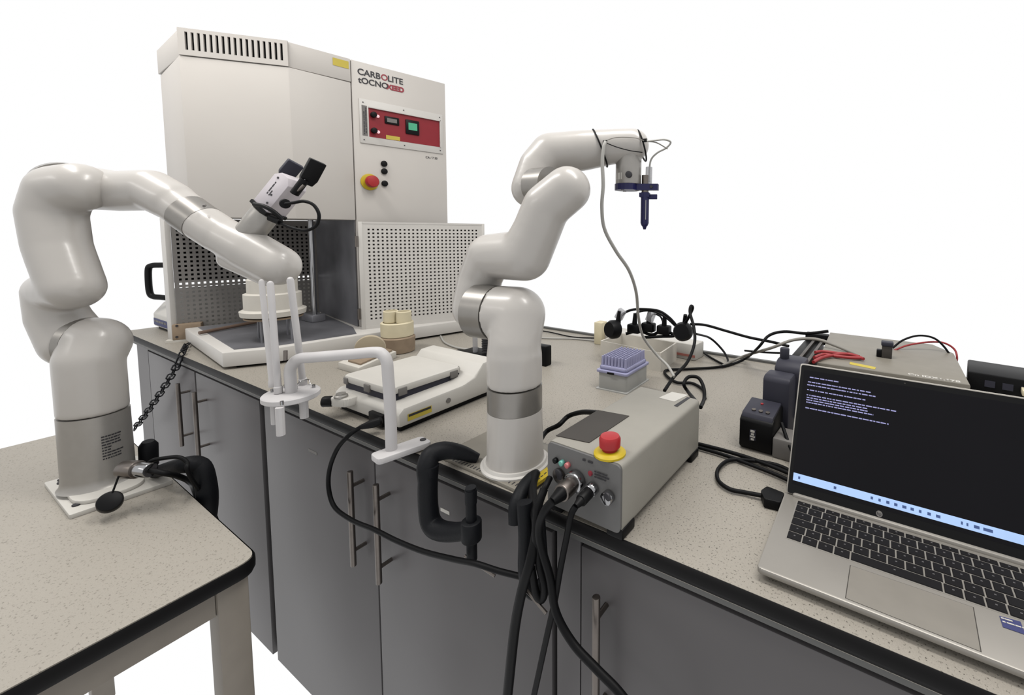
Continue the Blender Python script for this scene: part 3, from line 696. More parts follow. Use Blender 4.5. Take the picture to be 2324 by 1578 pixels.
loft('back_panel', roundpoly([(.001, .001), (bw-.001, .001), (bw-.001, bh-.001), (.001, bh-.001)], .009, 5), bl-.003, bl, M_BOXF, cx)
for x, y in ((.012, .02), (bw-.012, .02), (.012, bl-.02), (bw-.012, bl-.02)): box('foot', (x-.014, y-.018, -.010), (x+.014, y+.018, .006), M_BLACK, cx, bev=.003)
XF.pop()
prism('touch_pad', [(0.1699,0.018,1.0112), (0.2275,0.026,1.0112), (0.2327,0.1419,1.0112), (0.1724,0.1338,1.0112)], 1.0109, 1.0122, M_PAD, cx, label='dark rectangular pad')
sp_ = (0.2711,0.0158,1.011)
es = lathe('stop_base', [(.0235, 0), (.0235, .003), (.0205, .0055), (.019, .0065)], (sp_[0], sp_[1], 1.0108), (sp_[0], sp_[1], 2), M_YEL, cx, 36, label='yellow ring of the emergency stop')
lathe('stop_button', [(.0115, .006), (.0115, .011), (.0155, .012), (.0158, .0235), (.0135, .0275), (.006, .0285)], (sp_[0], sp_[1], 1.0108), (sp_[0], sp_[1], 2), M_RED, es, 36, label='red mushroom button')
prism('casing_label', [(0.2404,0.2457,1.0112), (0.2741,0.2431,1.0112), (0.2846,0.2887,1.0112), (0.2502,0.287,1.0112)], 1.0109, 1.0115, M_WHITE, cx)
prism('casing_label', [(0.2816,0.2257,1.0112), (0.289,0.2231,1.0112), (0.2934,0.2781,1.0112), (0.2874,0.277,1.0112)], 1.0109, 1.0117, M_INK, cx)
def fport(px, r, L_, m_, parent, name, r0=None, bev=.001): 
    p = Vector(px); return cyl(name, p+Vector((0, .002, 0)), p+Vector((-.001, -L_, -.0005)), r, m_, parent, 20, r1=r0, bev=bev)
fport((0.1868,-0.003,0.9861), .0042, .004, M_BLACK, front, 'socket')
fport((0.1995,-0.003,0.9862), .0042, .005, mat('green_button', (120, 200, 185), .4), front, 'green_button')
fport((0.2102,-0.003,0.9858), .0042, .005, mat('pink_button', (226, 130, 132), .4), front, 'red_button')
s1 = fport((0.1936,-0.003,0.9636), .0115, .004, M_STEEL, front, 'round_socket'); fport((0.1951,-0.006,0.9677), .0085, .002, M_INK, s1, 'socket_hole')
fport((0.251,-0.0045,0.985), .0036, .0012, M_INKR, front, 'warning_symbol', bev=0)
bars('front_print', frame((0.2582,-0.005,0.9887), (1, -.033, 0), z=(0, -1, 0)), [(0, .022, .002), (0, .026, -.002), (0, .020, -.006)], M_INK, front, .0018)
bars('front_print', frame((0.2366,-0.004,1.0019), (1, -.033, 0), z=(0, -1, 0)), [(0, .018, 0)], M_INK, front, .003, gap=.8)
def plug(p0, p1, r, m1, m2, name, split=.5):
    p0, p1 = Vector(p0), Vector(p1); mid = p0.lerp(p1, split)
    o = cyl(name, p0, mid, r, m1, cx, 24, bev=.0012); cyl('cable_boot', mid, p1, r*.8, m2, o, 20, r1=r*.45); return o
big = plug((0.224,-0.004,0.9651), (0.2267,-0.062,0.9657), .0125, M_STEEL, M_BLACK, 'main_connector', .62)
cyl('knurled_ring', (0.2265,-0.003,0.9681), (0.2265,-0.016,0.9674), .0155, M_CHROME, big, 28, bev=.002)
sec = plug((0.2546,-0.005,0.963), (0.2542,-0.045,0.959), .0085, M_BLACK, M_BLACK, 'signal_connector', .7)
cyl('metal_ring', (0.257,-0.004,0.9659), (0.2555,-0.013,0.963), .0095, M_CHROME, sec, 24, bev=.001)
s2 = fport((0.2844,-0.007,0.9625), .0095, .009, M_CHROME, front, 'round_socket', bev=.002); fport((0.2884,-0.017,0.9687), .0062, .0012, M_INK, s2, 'socket_hole')

# hanging cables in front of the bench
def cable(label, pts, r, cat='cable', name='power_cable', m_=None, grp=None, n=8):
    o = tube(name, pts, r, m_ or M_CABLE, None, seg=10, n=n); return tag(o, label, cat, grp)
cable('black cable from the large metal connector of the control box', [(0.2282,-0.06,0.9676),(0.2143,-0.062,0.9488),(0.2029,-0.06,0.9211),(0.2043,-0.058,0.8909),(0.2184,-0.056,0.8493),(0.2293,-0.056,0.8015),(0.2584,-0.056,0.77),(0.2997,-0.058,0.7552),(0.3396,-0.06,0.7424),(0.3829,-0.06,0.7085),(0.4078,-0.06,0.6539)], .0058)
cable('black cable from the small connector crossing behind to the left', [(0.2542,-0.045,0.959),(0.2505,-0.05,0.948),(0.2431,-0.05,0.9136),(0.2324,-0.05,0.864),(0.2213,-0.05,0.8063),(0.2066,-0.05,0.7449),(0.1826,-0.05,0.6421),(0.1579,-0.05,0.5377),(0.1384,-0.05,0.433)], .0045)
cable('thick black cable bundle falling from the robot base to the floor', [(0.1131,0.0334,0.925),(0.1267,0.0106,0.918),(0.1576,-0.02,0.9121),(0.1848,-0.045,0.9019),(0.1889,-0.062,0.8677),(0.1755,-0.066,0.818),(0.1602,-0.066,0.7492),(0.1446,-0.066,0.636),(0.1304,-0.066,0.5377),(0.1195,-0.066,0.4393)], .0075)
cable('black cable looping round beside the clamp below the control box', [(0.1906,-0.035,0.9587),(0.1927,-0.05,0.941),(0.192,-0.055,0.9041),(0.1957,-0.052,0.8569),(0.2036,-0.05,0.8252),(0.1986,-0.05,0.8026),(0.1914,-0.055,0.8134),(0.1878,-0.06,0.8525)], .006)
cable('short silver-tipped cable end beside the robot base', [(0.1806,-0.01,0.9598),(0.1846,-0.025,0.9549),(0.183,-0.035,0.9428),(0.1805,-0.04,0.9244)], .0048, name='cable_end')
cable('black cable arching behind the control box to the robot', [(0.0753,0.0726,0.915),(0.0584,0.1039,0.93),(0.0359,0.1536,0.93),(0.0656,0.1557,0.95),(0.0709,0.1801,0.96),(0.1095,0.1716,0.98),(0.1599,0.1455,1),(0.1868,0.1335,1.008)], .0048)
yb = thing('yellow_strip', 'yellow striped label strip lying between robot base and control box', 'strip', (0.1,0.0596,0.9))
prism('strip_body', [(0.1033,0.0344,0.913), (0.1217,0.0215,0.913), (0.1221,0.0581,0.913), (0.103,0.0762,0.913)], .9075, .913, M_YEL, yb)
bars('strip_marks', frame((0.1173,0.0275,0.9131), Vector((0.1142,0.0628,0.9131))-Vector((0.1173,0.0275,0.9131)), z=(0, 0, 1)), [(0, .045, .001)], M_INK, yb, .0018, gap=1.5)

# ================================================================== LAPTOP
lp = thing('laptop', 'open silver laptop with dark screen at the right end of the bench', 'laptop', (.64, .12, .9))
LM = Matrix.Translation((.483, .026, .9)) @ Matrix.Rotation(-.0112, 4, 'Z')
XF.append(LM)
lw, ld = .322, .186
bs_ = prism('deck', roundpoly([(0, 0), (lw, 0), (lw, ld), (0, ld)], .006, 4), .0085, .0165, M_LAP, lp, bev=.0018)
for x in (.03, lw-.03):
    for y in (.02, ld-.02): box('rubber_foot', (x-.02, y-.004, 0), (x+.02, y+.004, .009), M_BLACK, bs_)
box('hinge_bar', (.012, ld-.009, .012), (lw-.012, ld+.004, .0215), M_LAP, lp, bev=.004)
kx, ky, pu_, pv_ = .0215, .0735, .0197, .0172
well = box('key_well', (kx-.001, ky-.001, .0160), (kx+14.4*pu_, ky+5.62*pv_, .0167), M_LAP, lp)
rows = [[1, 1, 1, 1, 5, 1, 1, 1, 1.2, 1.2], [1.1]+[1]*11+[2.3], [1.6]+[1]*11+[1.8], [1.3]+[1]*12+[1.1], [.9]+[1]*12+[1.5], [1.03]*14]
cache = {}
def keymesh(w, h):
    k = (round(w, 4), round(h, 4))
    if k not in cache:
        bm = bmesh.new(); t = .0011; g = .0009
        lo = [(g, g), (w-g, g), (w-g, h-g), (g, h-g)]
        a_ = [bm.verts.new((x, y, 0)) for x, y in lo]
        b_ = [bm.verts.new((min(max(x, g+.0006), w-g-.0006), min(max(y, g+.0006), h-g-.0006), t)) for x, y in lo]
        bm.faces.new(b_)
        for i in range(4): bm.faces.new((a_[i], a_[(i+1) % 4], b_[(i+1) % 4], b_[i]))
        cxm, cym = w/2, h*.55
        l_ = [bm.verts.new((cxm+dx, cym+dy, t+.00012)) for dx, dy in ((-.0012, -.001), (.001, -.001), (.0012, .001), (-.001, .001))]
        f_ = bm.faces.new(l_); f_.material_index = 1
        me = bpy.data.meshes.new('key'); bm.to_mesh(me); bm.free(); me.materials.append(M_KEY); me.materials.append(M_LEGEND)
        cache[k] = me
    return cache[k]
for r, rw in enumerate(rows):
    x = 0
    for w in rw:
        h = pv_ if r < 5 else pv_*.62
        o = bpy.data.objects.new('key', keymesh(w*pu_, h)); COL.objects.link(o)
        o.parent = well
        o.matrix_basis = LM @ Matrix.Translation((kx+x*pu_, ky+r*pv_, .0167))
        x += w
XF.pop()
def quad(name, pts, material, parent, t=.0004, label=None):
    P = [Vector(p) for p in pts]; n_ = (P[1]-P[0]).cross(P[2]-P[0]).normalized()
    if n_.dot(cam.matrix_world.translation-P[0]) < 0: n_ = -n_
    return raw(name, [tuple(p) for p in P]+[tuple(p+n_*t) for p in P], [(0, 1, 2, 3), (4, 5, 6, 7), (0, 1, 5, 4), (1, 2, 6, 5), (2, 3, 7, 6), (3, 0, 4, 7)], material, parent, label=label)
tpad = [Vector(p) for p in ((0.5846,0.089,0.9166), (0.7092,0.0902,0.9166), (0.7058,0.0274,0.9166), (0.5823,0.03,0.9166))]
quad('touchpad_groove', tpad, M_PAD, lp, .0001)
cc = sum(tpad, Vector())/4
quad('touchpad', [cc+(p-cc)*.985 for p in tpad], mat('touchpad_silver', (170, 164, 154), .35, metal=.3), lp, .0002)
stk = quad('blue_sticker', [(0.7315,0.0901,0.9167), (0.7498,0.0927,0.9167), (0.7502,0.0749,0.9167), (0.7315,0.0746,0.9167)], M_BLUELAB, lp, label='small blue sticker')
bars('sticker_print', frame((0.7326,0.0826,0.9172), Vector((0.7478,0.0836,0.9172))-Vector((0.7326,0.0826,0.9172)), z=(0, 0, 1)), [(0, .018, .0), (0, .01, .005)], M_WHITE, stk, .0016)
# lid
UV = Matrix.Rotation(-.0112, 4, 'Z') @ Matrix.Rotation(radians(90-27.01), 4, 'X')
LID = Matrix.Translation((.487, .207, .918)) @ UV
XF.append(LID)
lid = prism('lid', roundpoly([(0, 0), (lw-.004, 0), (lw-.004, .211), (0, .211)], .005, 4), -.006, 0, M_LAP, lp, bev=.001)
scr = prism('bezel', roundpoly([(.0022, .001), (lw-.0062, .001), (lw-.0062, .2085), (.0022, .2085)], .004, 4), -.0005, .0006, M_BLACK, lid)
box('screen', (.0075, .0155, .0002), (lw-.012, .2, .0009), M_SCREEN, scr)
tk = box('taskbar', (.0085, .021, .0008), (lw-.012, .0325, .0012), M_BAR, scr, label='pale blue taskbar')
for x, w in ((.016, .003), (.068, .0035), (.118, .003), (.128, .003), (.138, .004), (.148, .004), (.158, .005), (.168, .004), (.178, .003), (.188, .004), (.198, .005), (.226, .002), (.232, .002), (.240, .006), (.25, .01)):
    box('taskbar_icon', (x, .0250, .0011), (x+w, .0287, .0014), M_ICON, tk)
dk = box('camera_dot', (.155, .2035, .0005), (.157, .2048, .0008), M_PAD, scr)
lg = lathe('logo_ring', [(.0042, 0), (.0042, .0004), (.0034, .0004)], (.130, .0085, .0006), (.130, .0085, 1), M_GREYLAB, scr, 20)
XF.pop()
text('logo_letters', 'hp', .006, LID @ Matrix.Translation((.1268, .0068, .0011)), M_INK, lg, depth=.0002)
def tl(pa, pb): return (pa[0], pb[0], (pa[1]+pb[1])/2)
lines = [tl(*x_) for x_ in (
 ((0.0176,0.1885), (0.0623,0.1892)), ((0.0156,0.1798), (0.1099,0.1816)), ((0.0147,0.1751), (0.117,0.176)), ((0.0155,0.167), (0.1032,0.1676)),
 ((0.0156,0.1588), (0.1471,0.1583)), ((0.0161,0.1544), (0.1064,0.1544)), ((0.0157,0.1506), (0.1072,0.1504)), ((0.0161,0.147), (0.1154,0.1461)), ((0.0157,0.1367), (0.1374,0.1375)))]
bars('terminal_text', LID @ Matrix.Translation((0, 0, .0009)), lines, M_CODE, scr, .0017, gap=.5, seedv=5, depth=.0002)
cable('black cable with square black plug lying left of the laptop', [(0.4843,0.2983,0.906),(0.4519,0.3081,0.906),(0.4056,0.2985,0.906),(0.3733,0.2791,0.906),(0.365,0.2388,0.906),(0.376,0.2046,0.906),(0.4,0.1889,0.906),(0.4249,0.1923,0.906),(0.4515,0.1946,0.908)], .0035, name='plug_cable').name
pg = prism('cable_plug', roundpoly([(0.4497,0.1963,0.908)[:2], (0.4598,0.1756,0.908)[:2], (0.4846,0.1788,0.908)[:2], (0.4847,0.2089,0.908)[:2], (0.4558,0.214,0.908)[:2]], .003, 3), .9005, .916, M_BLACK, None, bev=.0015)
tag(pg, 'square black cable plug lying beside the laptop corner', 'plug')
cable('pair of black cables running from behind the control box to the laptop, upper', [(0.3017,0.3071,0.907),(0.3515,0.3081,0.907),(0.404,0.3047,0.907),(0.4543,0.2953,0.907),(0.5086,0.2818,0.907),(0.5571,0.2806,0.907)], .0038)
cable('pair of black cables running from behind the control box to the laptop, lower', [(0.3061,0.2953,0.906),(0.3561,0.2934,0.906),(0.4092,0.2843,0.906),(0.4583,0.2745,0.906),(0.5117,0.2583,0.906),(0.5589,0.2553,0.906)], .0034)

# ================================================================== PLATFORM SHAKER
sh = thing('platform_shaker', 'white laboratory hotplate with square lid tray behind the printed stand', 'lab device', (-.39, .2, .9))
def side(name, prof, x0, x1, material, parent, bev=.004):
    """outline (y, z) extruded along x"""
    bm = bmesh.new(); a_ = [bm.verts.new((x0, y, z)) for y, z in prof]; bm.faces.new(a_)
    r = bmesh.ops.extrude_face_region(bm, geom=bm.faces[:])
    for v in r['geom']:
        if isinstance(v, bmesh.types.BMVert): v.co.x = x1
    bmesh.ops.bevel(bm, geom=bm.edges[:], offset=bev, segments=2, affect='EDGES', profile=.5)
    return bmobj(name, bm, material, parent, auto=radians(40))
side('housing', [(.033, .912), (.033, .942), (.045, .952), (.20, .955), (.235, .965), (.262, .994), (.30, .996), (.325, .985), (.325, .93), (.30, .912)], -.515, -.262, M_WHITE, sh, .005)
box('underside', (-.505, .042, .9), (-.272, .312, .913), M_BLACK, sh)
pz = .985
tr = prism('tray_lid', roundpoly([(-.497, .043), (-.311, .046), (-.311, .236), (-.499, .236)], .014, 5), .967, pz, M_WHITE, sh, bev=.005)
prism('tray_shadow_gap', [(-.492, .048), (-.316, .051), (-.316, .231), (-.493, .231)], .950, .968, M_SLATE, sh)
for lo, hi in (((-.489, .0405, .965), (-.473, .0445, .980)), ((-.405, .0405, .963), (-.385, .046, .980)), ((-.312, .064, .962), (-.3085, .084, .979)), ((-.312, .200, .962), (-.3085, .222, .979))):
    box('tray_clip', lo, hi, M_GREYLAB, tr, bev=.001)
kb = prism('control_pod', roundpoly([(-.475, -.002), (-.425, .012), (-.425, .05), (-.49, .05)], .012, 4), .928, .948, M_WHITE, sh, bev=.004)
lathe('dial', [(.014, 0), (.014, .004), (.010, .006), (.010, .009)], (-.452, .016, .948), (-.452, .016, 2), M_SILVER, sh, 24)
cyl('black_knob', (-.470, .008, .937), (-.488, -.006, .937), .012, M_BLACK, sh, 20, bev=.003)
lb = quad('yellow_label', [(-.2615, .052, .921), (-.2615, .11, .921), (-.2615, .11, .936), (-.2615, .052, .936)], M_YLAB, sh, .0006, label='yellow and black warning label')
quad('label_band', [(-.2609, .054, .930), (-.2609, .108, .930), (-.2609, .108, .935), (-.2609, .054, .935)], M_INK, lb, .0003)
lathe('side_stud', [(.006, 0), (.006, .002)], (-.262, .155, .932), (0, .155, .932), M_GREYLAB, sh, 16)
box('power_inlet', (-.36, .024, .905), (-.31, .034, .932), M_BLACK, sh, bev=.002)
pc = cable('black mains cable curling from the hotplate down across the cabinet doors', [(-0.304,0.0128,0.925),(-0.3136,-0.0003,0.924),(-0.3306,-0.012,0.915),(-0.3391,-0.03,0.9031),(-0.368,-0.038,0.8705),(-0.3974,-0.04,0.8195),(-0.4046,-0.04,0.7729),(-0.3783,-0.042,0.7412),(-0.3038,-0.046,0.7406),(-0.2194,-0.05,0.7543),(-0.1494,-0.05,0.7586),(-0.0695,-0.052,0.7708),(0.0164,-0.056,0.7937),(0.0709,-0.058,0.8098),(0.1105,-0.05,0.8089),(0.1511,-0.04,0.8089)], .0045)
tag(lathe('mains_plug', [(.006, 0), (.009, .004), (.009, .02), (.006, .034), (.005, .04)], (-0.298,0.0187,0.927), (-0.3144,-0.0054,0.922), M_BLACK, None, 16), 'black moulded plug at the front of the hotplate', 'plug')

# ================================================================== PRINTED STAND
ps = thing('tube_stand', 'white printed stand with bent pipe holding a round rack', 'stand', (-.189, -.03, .9))
foot = prism('foot_plate', roundpoly([(-.209, -.060), (-.172, -.066), (-.150, .030), (-.190, .034)], .010, 5), .9035, .915, M_PRINT, ps, bev=.002)
bx = (-0.1712,0.0241,0.9155)
cyl('foot_bolt', (bx[0], bx[1], .914), (bx[0], bx[1], .9165), .0058, M_INK, foot, 14)
AE = (-0.2912,-0.1171,1.094); AD = (-0.2813,-0.1474,1.094)
DZ = 1.0
DC = (-0.3947,-0.1038,1.01)
AEv = Vector(AE); PT_ = Vector((-.192, -.032, 1.105)); dd = (Vector((DC[0], DC[1], 1.076))-PT_)
un = dd.normalized(); T0 = PT_+un*.03
end = Vector((DC[0], DC[1], 1.076)); 
path = [(-.189, -.03, .913), (-.189, -.03, 1.0), (-.191, -.031, 1.06), (-.192, -.032, 1.085), tuple(PT_+un*.008+Vector((0, 0, -.006))), tuple(PT_+un*.024), tuple(PT_+dd*.4), tuple(PT_+dd*.75), tuple(end-un*.026), tuple(end-un*.010+Vector((0, 0, -.007))), tuple(end+Vector((0, 0, -.022))), tuple(end+Vector((0, 0, -.05))), (DC[0], DC[1], 1.004)]
tube('bent_pipe', path, .0102, M_PRINT, ps, seg=20, n=6)
rk = lathe('round_rack', [(.045, 0), (.0475, .002), (.0475, .010), (.0455, .012)], (DC[0], DC[1], .998), (DC[0], DC[1], 2), M_PRINT, ps, 48)
for k, (px_, r_) in enumerate((((-0.3394,-0.1417,1.01), .003), ((-0.4317,-0.0982,1.01), .003), ((-0.4028,-0.092,1.01), .003), ((-0.384,-0.069,1.01), .003), ((-0.4258,-0.1228,1.01), .003))):
    cyl('rack_screw', (px_[0], px_[1], 1.009), (px_[0], px_[1], 1.016), r_, M_CHROME, rk, 12)
tube('wire_clip', [(-0.4106,-0.0916,1.012), (-0.399,-0.0853,1.025), (-0.413,-0.065,1.02), (-0.4062,-0.0652,1.012)], .0009, M_CHROME, rk, seg=6)
cyl('pipe_screw', (-0.381,-0.1162,1.0793), (-0.3819,-0.115,1.0979), .0035, M_STEEL, ps, 10)
def sleeve(px_, z0_, r_): cyl('sleeve', (px_[0], px_[1], z0_), (px_[0], px_[1], .999), r_, M_PRINT, rk, 10)
sleeve((-0.3578,-0.1384,1.01), 0.9458, .0072); sleeve((-0.4068,-0.1274,1.01), .952, .0072); sleeve((-0.3803,-0.0895,1.01), 0.9557, .0075)
def rod(label, top, bot, r_):
    t_ = Vector(top); b_ = Vector(bot); L_ = (t_-b_).length
    o = lathe('sample_rod', [(r_*1.25, 0), (r_*1.25, .012), (r_, .014), (r_, L_-r_), (r_*.7, L_-r_*.3), (r_*.2, L_)], b_, t_, M_PRINT, None, 18)
    tag(o, label, 'rod', 'white rods in the round rack')
rod('white rod in the round rack, leftmost and furthest back', (-0.4559,-0.1197,1.2314), (-0.4566,-0.1108,1.011), .0050)
rod('white rod in the round rack, middle one standing in front', (-0.4045,-0.1251,1.2319), (-0.4072,-0.12,1.011), .0058)
rod('white rod in the round rack, rightmost of the three', (-0.3838,-0.1011,1.2387), (-0.4214,-0.0713,1.011), .0060)

# ================================================================== CERAMICS BESIDE THE FURNACE
def lat(name, label, cat, prof, x, y, z, m_, group=None, seg=36):
    return tag(lathe(name, prof, (x, y, z), (x, y, z+1), m_, None, seg), label, cat, group)
QX, QY = -.862, .415
lat('ceramic_ring', 'tan ceramic ring base under the cream pot', 'ceramic', [(.05, 0), (.054, .003), (.056, .052), (.05, .055)], QX+.006, QY-.003, .9, M_TAN)
lat('ceramic_pot', 'cream cylindrical ceramic pot carrying two small cups', 'ceramic', [(.05, 0), (.0525, .002), (.0525, .047), (.049, .050), (.045, .050), (.045, .044)], QX, QY, .9555, M_CREAM)
for dx, dy, lb_, rr in ((-.023, -.008, 'small cream crucible cup on the pot, left one', .0245), (.021, .012, 'small cream crucible cup on the pot, right one', .0245)):
    h_ = .042 if rr > .02 else .03
    lat('crucible_cup', lb_, 'cup', [(rr*.9, 0), (rr, .003), (rr, h_-.002), (rr*.92, h_), (rr*.8, h_), (rr*.76, h_-.02), (rr*.3, h_-.022)], QX+dx, QY+dy, 1.0006, M_CREAM, 'cream crucible cups on the pot')
ds = thing('ceramic_disc', 'cream ceramic disc leaning behind the pot', 'ceramic', (-.93, .36, .9))
cyl('disc', (-0.8005,0.2826,0.945), Vector((-0.8005,0.2826,0.945))+Vector((-.010, .007, .002)), .0445, mat('dull_cream', (206, 192, 166), .8, spec=.15), ds, 40, bev=.002)
wb = thing('ceramic_tray', 'white and tan refractory tray on the bench beside the hotplate', 'tray', (-.66, .2, .9))
TA, TB_, TC = Vector((-0.8221,0.1965,0.9)), Vector((-0.7117,0.1976,0.9)), Vector((-0.786,0.3611,0.9))
prism('tray_block', [TA[:2], TB_[:2], TC[:2], (TA+TC-TB_)[:2]], .9, .922, M_CHALK, wb, bev=.002)
e1 = (TC-TB_); e2 = (TA-TB_)
q = TB_+e2*.12+e1*.1
prism('tan_slab', [q[:2], (q+e1*.85)[:2], (q+e1*.85+e2*.6)[:2], (q+e2*.6)[:2]], .922, .928, M_TAN, wb, bev=.001)

# interlock block, bar and chain
blk = thing('key_block', 'tan wooden block with black screws at the furnace corner', 'block', (-1.611,0.0714,0.9))
A0, A1 = Vector((-1.6547,0.0438,0.9)), Vector((-1.6173,0.1136,0.9))
dv = (A1-A0); dv.z = 0; nv_ = Vector((-dv.y, dv.x, 0)).normalized()
bl_ = dv.length
XF.append(frame((A0.x, A0.y, .9), dv, z=(0, 0, 1)))
bb = box('block_body', (0, 0, .008), (bl_, .035, .066), M_TAN, blk, bev=.002)
box('block_foot', (-.02, 0, 0), (bl_*.9, .03, .008), M_CHALK, blk)
for x, z in ((.012, .02), (.014, .062), (.05, .012)): cyl('screw', (x, .001, z), (x, -.002, z), .004, M_INK, bb, 10)
box('slot', (bl_*.55, -.001, .011), (bl_*.9, .001, .016), M_INK, bb)
XF.pop()
cyl('brown_bar', (-1.4359,0.0571,0.962), (-1.4844,0.241,0.964), .006, mat('brown_bar', (120, 96, 80), .6), blk, 10)
ch = thing('chain', 'black link chain hanging from the tan block down the cabinet front', 'chain', (-1.3392,0,0.951))
cpts = catmull([(-1.5477,0.0534,0.908),(-1.4155,0.0067,0.907),(-1.401,-0.008,0.8814),(-1.4364,-0.01,0.8489),(-1.5394,-0.014,0.7694),(-1.6482,-0.022,0.6856),(-1.7665,-0.03,0.6002),(-1.8531,-0.035,0.5417)], 40)
Lc = [0]
for p, q_ in zip(cpts, cpts[1:]): Lc.append(Lc[-1]+(q_-p).length)
bm = bmesh.new(); lk = .040; wk = .0175; rk_ = .0023
tube_bm(bm, [Vector((cos(t)*wk/2+0, 0, (lk-wk)/2*(1 if sin(t) >= 0 else -1)+sin(t)*wk/2)) for t in [2*pi*(k+.5)/16 for k in range(16)]], rk_, 6, closed=True)
me = bpy.data.meshes.new('chain_link'); bmesh.ops.recalc_face_normals(bm, faces=bm.faces); bm.to_mesh(me); bm.free(); me.materials.append(M_IRON)
for p in me.polygons: p.use_smooth = True
step = lk-2*rk_*1.6; nl = int(Lc[-1]/step)
for k in range(nl):
    s_ = (k+.5)*step
    j = max(i for i in range(len(Lc)) if Lc[i] <= s_); j = min(j, len(cpts)-2)
    p = cpts[j].lerp(cpts[j+1], (s_-Lc[j])/max(1e-6, Lc[j+1]-Lc[j])); d_ = (cpts[j+1]-cpts[j])
    o = bpy.data.objects.new('chain_link', me); COL.objects.link(o); setp(o, ch)
    o.matrix_basis = Matrix.Translation(p) @ d_.to_track_quat('Z', 'Y').to_matrix().to_4x4() @ Matrix.Rotation(radians(90*(k % 2)+20), 4, 'Z')

# white instrument with carrying handle behind the furnace
ins = thing('lab_instrument', 'white bench instrument with blue label and black carrying handle', 'instrument', (-1.95, .17, .9))
side('instrument_body', [(.085, .912), (.085, .965), (.12, 1.01), (.26, 1.01), (.26, .912)], -2.035, -1.76, M_WHITE, ins, .004)
box('instrument_base', (-2.02, .095, .9), (-1.775, .25, .912), M_BLACK, ins)
lbl = quad('instrument_label', [(-2.03, .0846, .918), (-1.85, .0846, .918), (-1.85, .0846, .946), (-2.03, .0846, .946)], M_BLUELAB, ins, .0008, label='blue label strip')
bars('label_print', frame((-2.02, .0836, .932), (1, 0, 0), z=(0, -1, 0)), [(0, .14, .003)], M_GREYLAB, lbl, .008)
tube('carry_handle', [(-1.9349,0.1181,1.17),(-1.9696,0.0983,1.1695),(-1.9964,0.0828,1.1674),(-2.0084,0.0749,1.1545),(-2.0058,0.0715,1.1001),(-1.9989,0.0715,1.0566),(-1.987,0.0768,1.0405),(-1.96,0.0919,1.0372),(-1.9251,0.1115,1.0341)], .011, M_BLACK, ins, seg=10, n=5)

# ================================================================== TIP RACK, TROUGH, POWER STRIP
tr_ = thing('tip_rack', 'frosted pipette tip rack filled with lilac tips', 'rack', (-.01, .55, .9))
rp = [(-.055, .474), (.037, .478), (.036, .608), (-.056, .604)]
def off(poly, d_): c_ = Vector((sum(p[0] for p in poly)/4, sum(p[1] for p in poly)/4)); return [tuple(c_+(Vector(p)-c_)*(1+d_/(Vector(p)-c_).length)) for p in poly]
prism('rack_base', roundpoly(off(rp, -.004), .006, 3), .9008, .948, M_RACK, tr_, bev=.0015)
prism('rack_lip', roundpoly(off(rp, .003), .006, 3), .948, .955, M_TIP, tr_, bev=.001)
prism('rack_foot', roundpoly(off(rp, .004), .004, 3), .9, .903, M_RACK, tr_)
prism('tip_deck', roundpoly(off(rp, -.006), .008, 3), .955, .966, M_TIP, tr_, bev=.004)
quad('latch', [(-.02, .4725, .948), (.0, .4733, .948), (.0, .4733, .953), (-.02, .4725, .953)], M_BLACK, tr_, .002)
bm = bmesh.new()
for i in range(8):
    for j in range(12):
        a_, b_ = (i+.5)/8, (j+.5)/12
        P_ = Vector(rp[0]).lerp(Vector(rp[1]), .06+a_*.88).lerp(Vector(rp[3]).lerp(Vector(rp[2]), .06+a_*.88), .06+b_*.88)
        bmesh.ops.create_cone(bm, cap_ends=True, segments=8, radius1=.0046, radius2=.0028, depth=.026, matrix=Matrix.Translation((P_.x, P_.y, .978)))
tips = bmobj('pipette_tips', bm, M_TIP, tr_); tips['kind'] = 'stuff'
tg = thing('open_trough', 'open white plastic trough behind the tip rack', 'trough', (-.08, .76, .9))
O4 = [(-.205, .722), (.036, .692), (.028, .835), (-.2, .85)]
inn = off(O4, -.006)
vs = [(p[0], p[1], z) for z, po in ((.9, O4), (.96, O4), (.96, inn), (.906, inn)) for p in po]
fs = [(r*4+k, r*4+(k+1) % 4, (r+1)*4+(k+1) % 4, (r+1)*4+k) for r in range(3) for k in range(4)] + [(0, 1, 2, 3), (12, 13, 14, 15)]
raw('trough_body', vs, fs, mat('trough_white', (238, 232, 220), .5, spec=.3), tg)
pw = thing('power_strip', 'white power strip with plugs behind the trough', 'power strip', (-.1, .9, .9))
prism('strip_body', roundpoly([(-.31, .885), (.085, .855), (.092, .925), (-.305, .955)], .008, 4), .9, .955, M_WHITE, pw, bev=.004)
prism('red_stripe', [(-.0, .859), (.086, .8535), (.086, .8545), (-.0, .860)], .912, .92, mat('faded_red', (196, 120, 108), .6), pw)
box('strip_end', (-.325, .86, .9), (-.29, .90, .985), M_CREAM, pw, bev=.003)
def mains_plug(label, p, r_, lean, cab):
    t = thing('mains_plug', label, 'plug', p, 'black plugs in the power strip')
    P_ = Vector(p); a_ = Vector(lean).normalized()
    lathe('plug_body', [(r_*.7, 0), (r_, r_*.3), (r_, r_*.9), (r_*.8, r_*1.3)], P_, P_+a_, M_BLACK, t, 24)
    if cab: 
        cyl('cable_boot', P_+Vector((0, 0, r_*.5)), P_+Vector(cab), r_*.32, M_BLACK, t, 12, r1=r_*.2)
mains_plug('round black plug at the right end of the power strip', (0.0823,0.7675,1.0195), .030, (.1, -1, .15), (.005, -.01, .055))
mains_plug('round black plug at the left end of the power strip', (-0.1223,0.6969,1.0149), .030, (-.3, -1, .1), (.006, 0, .06))
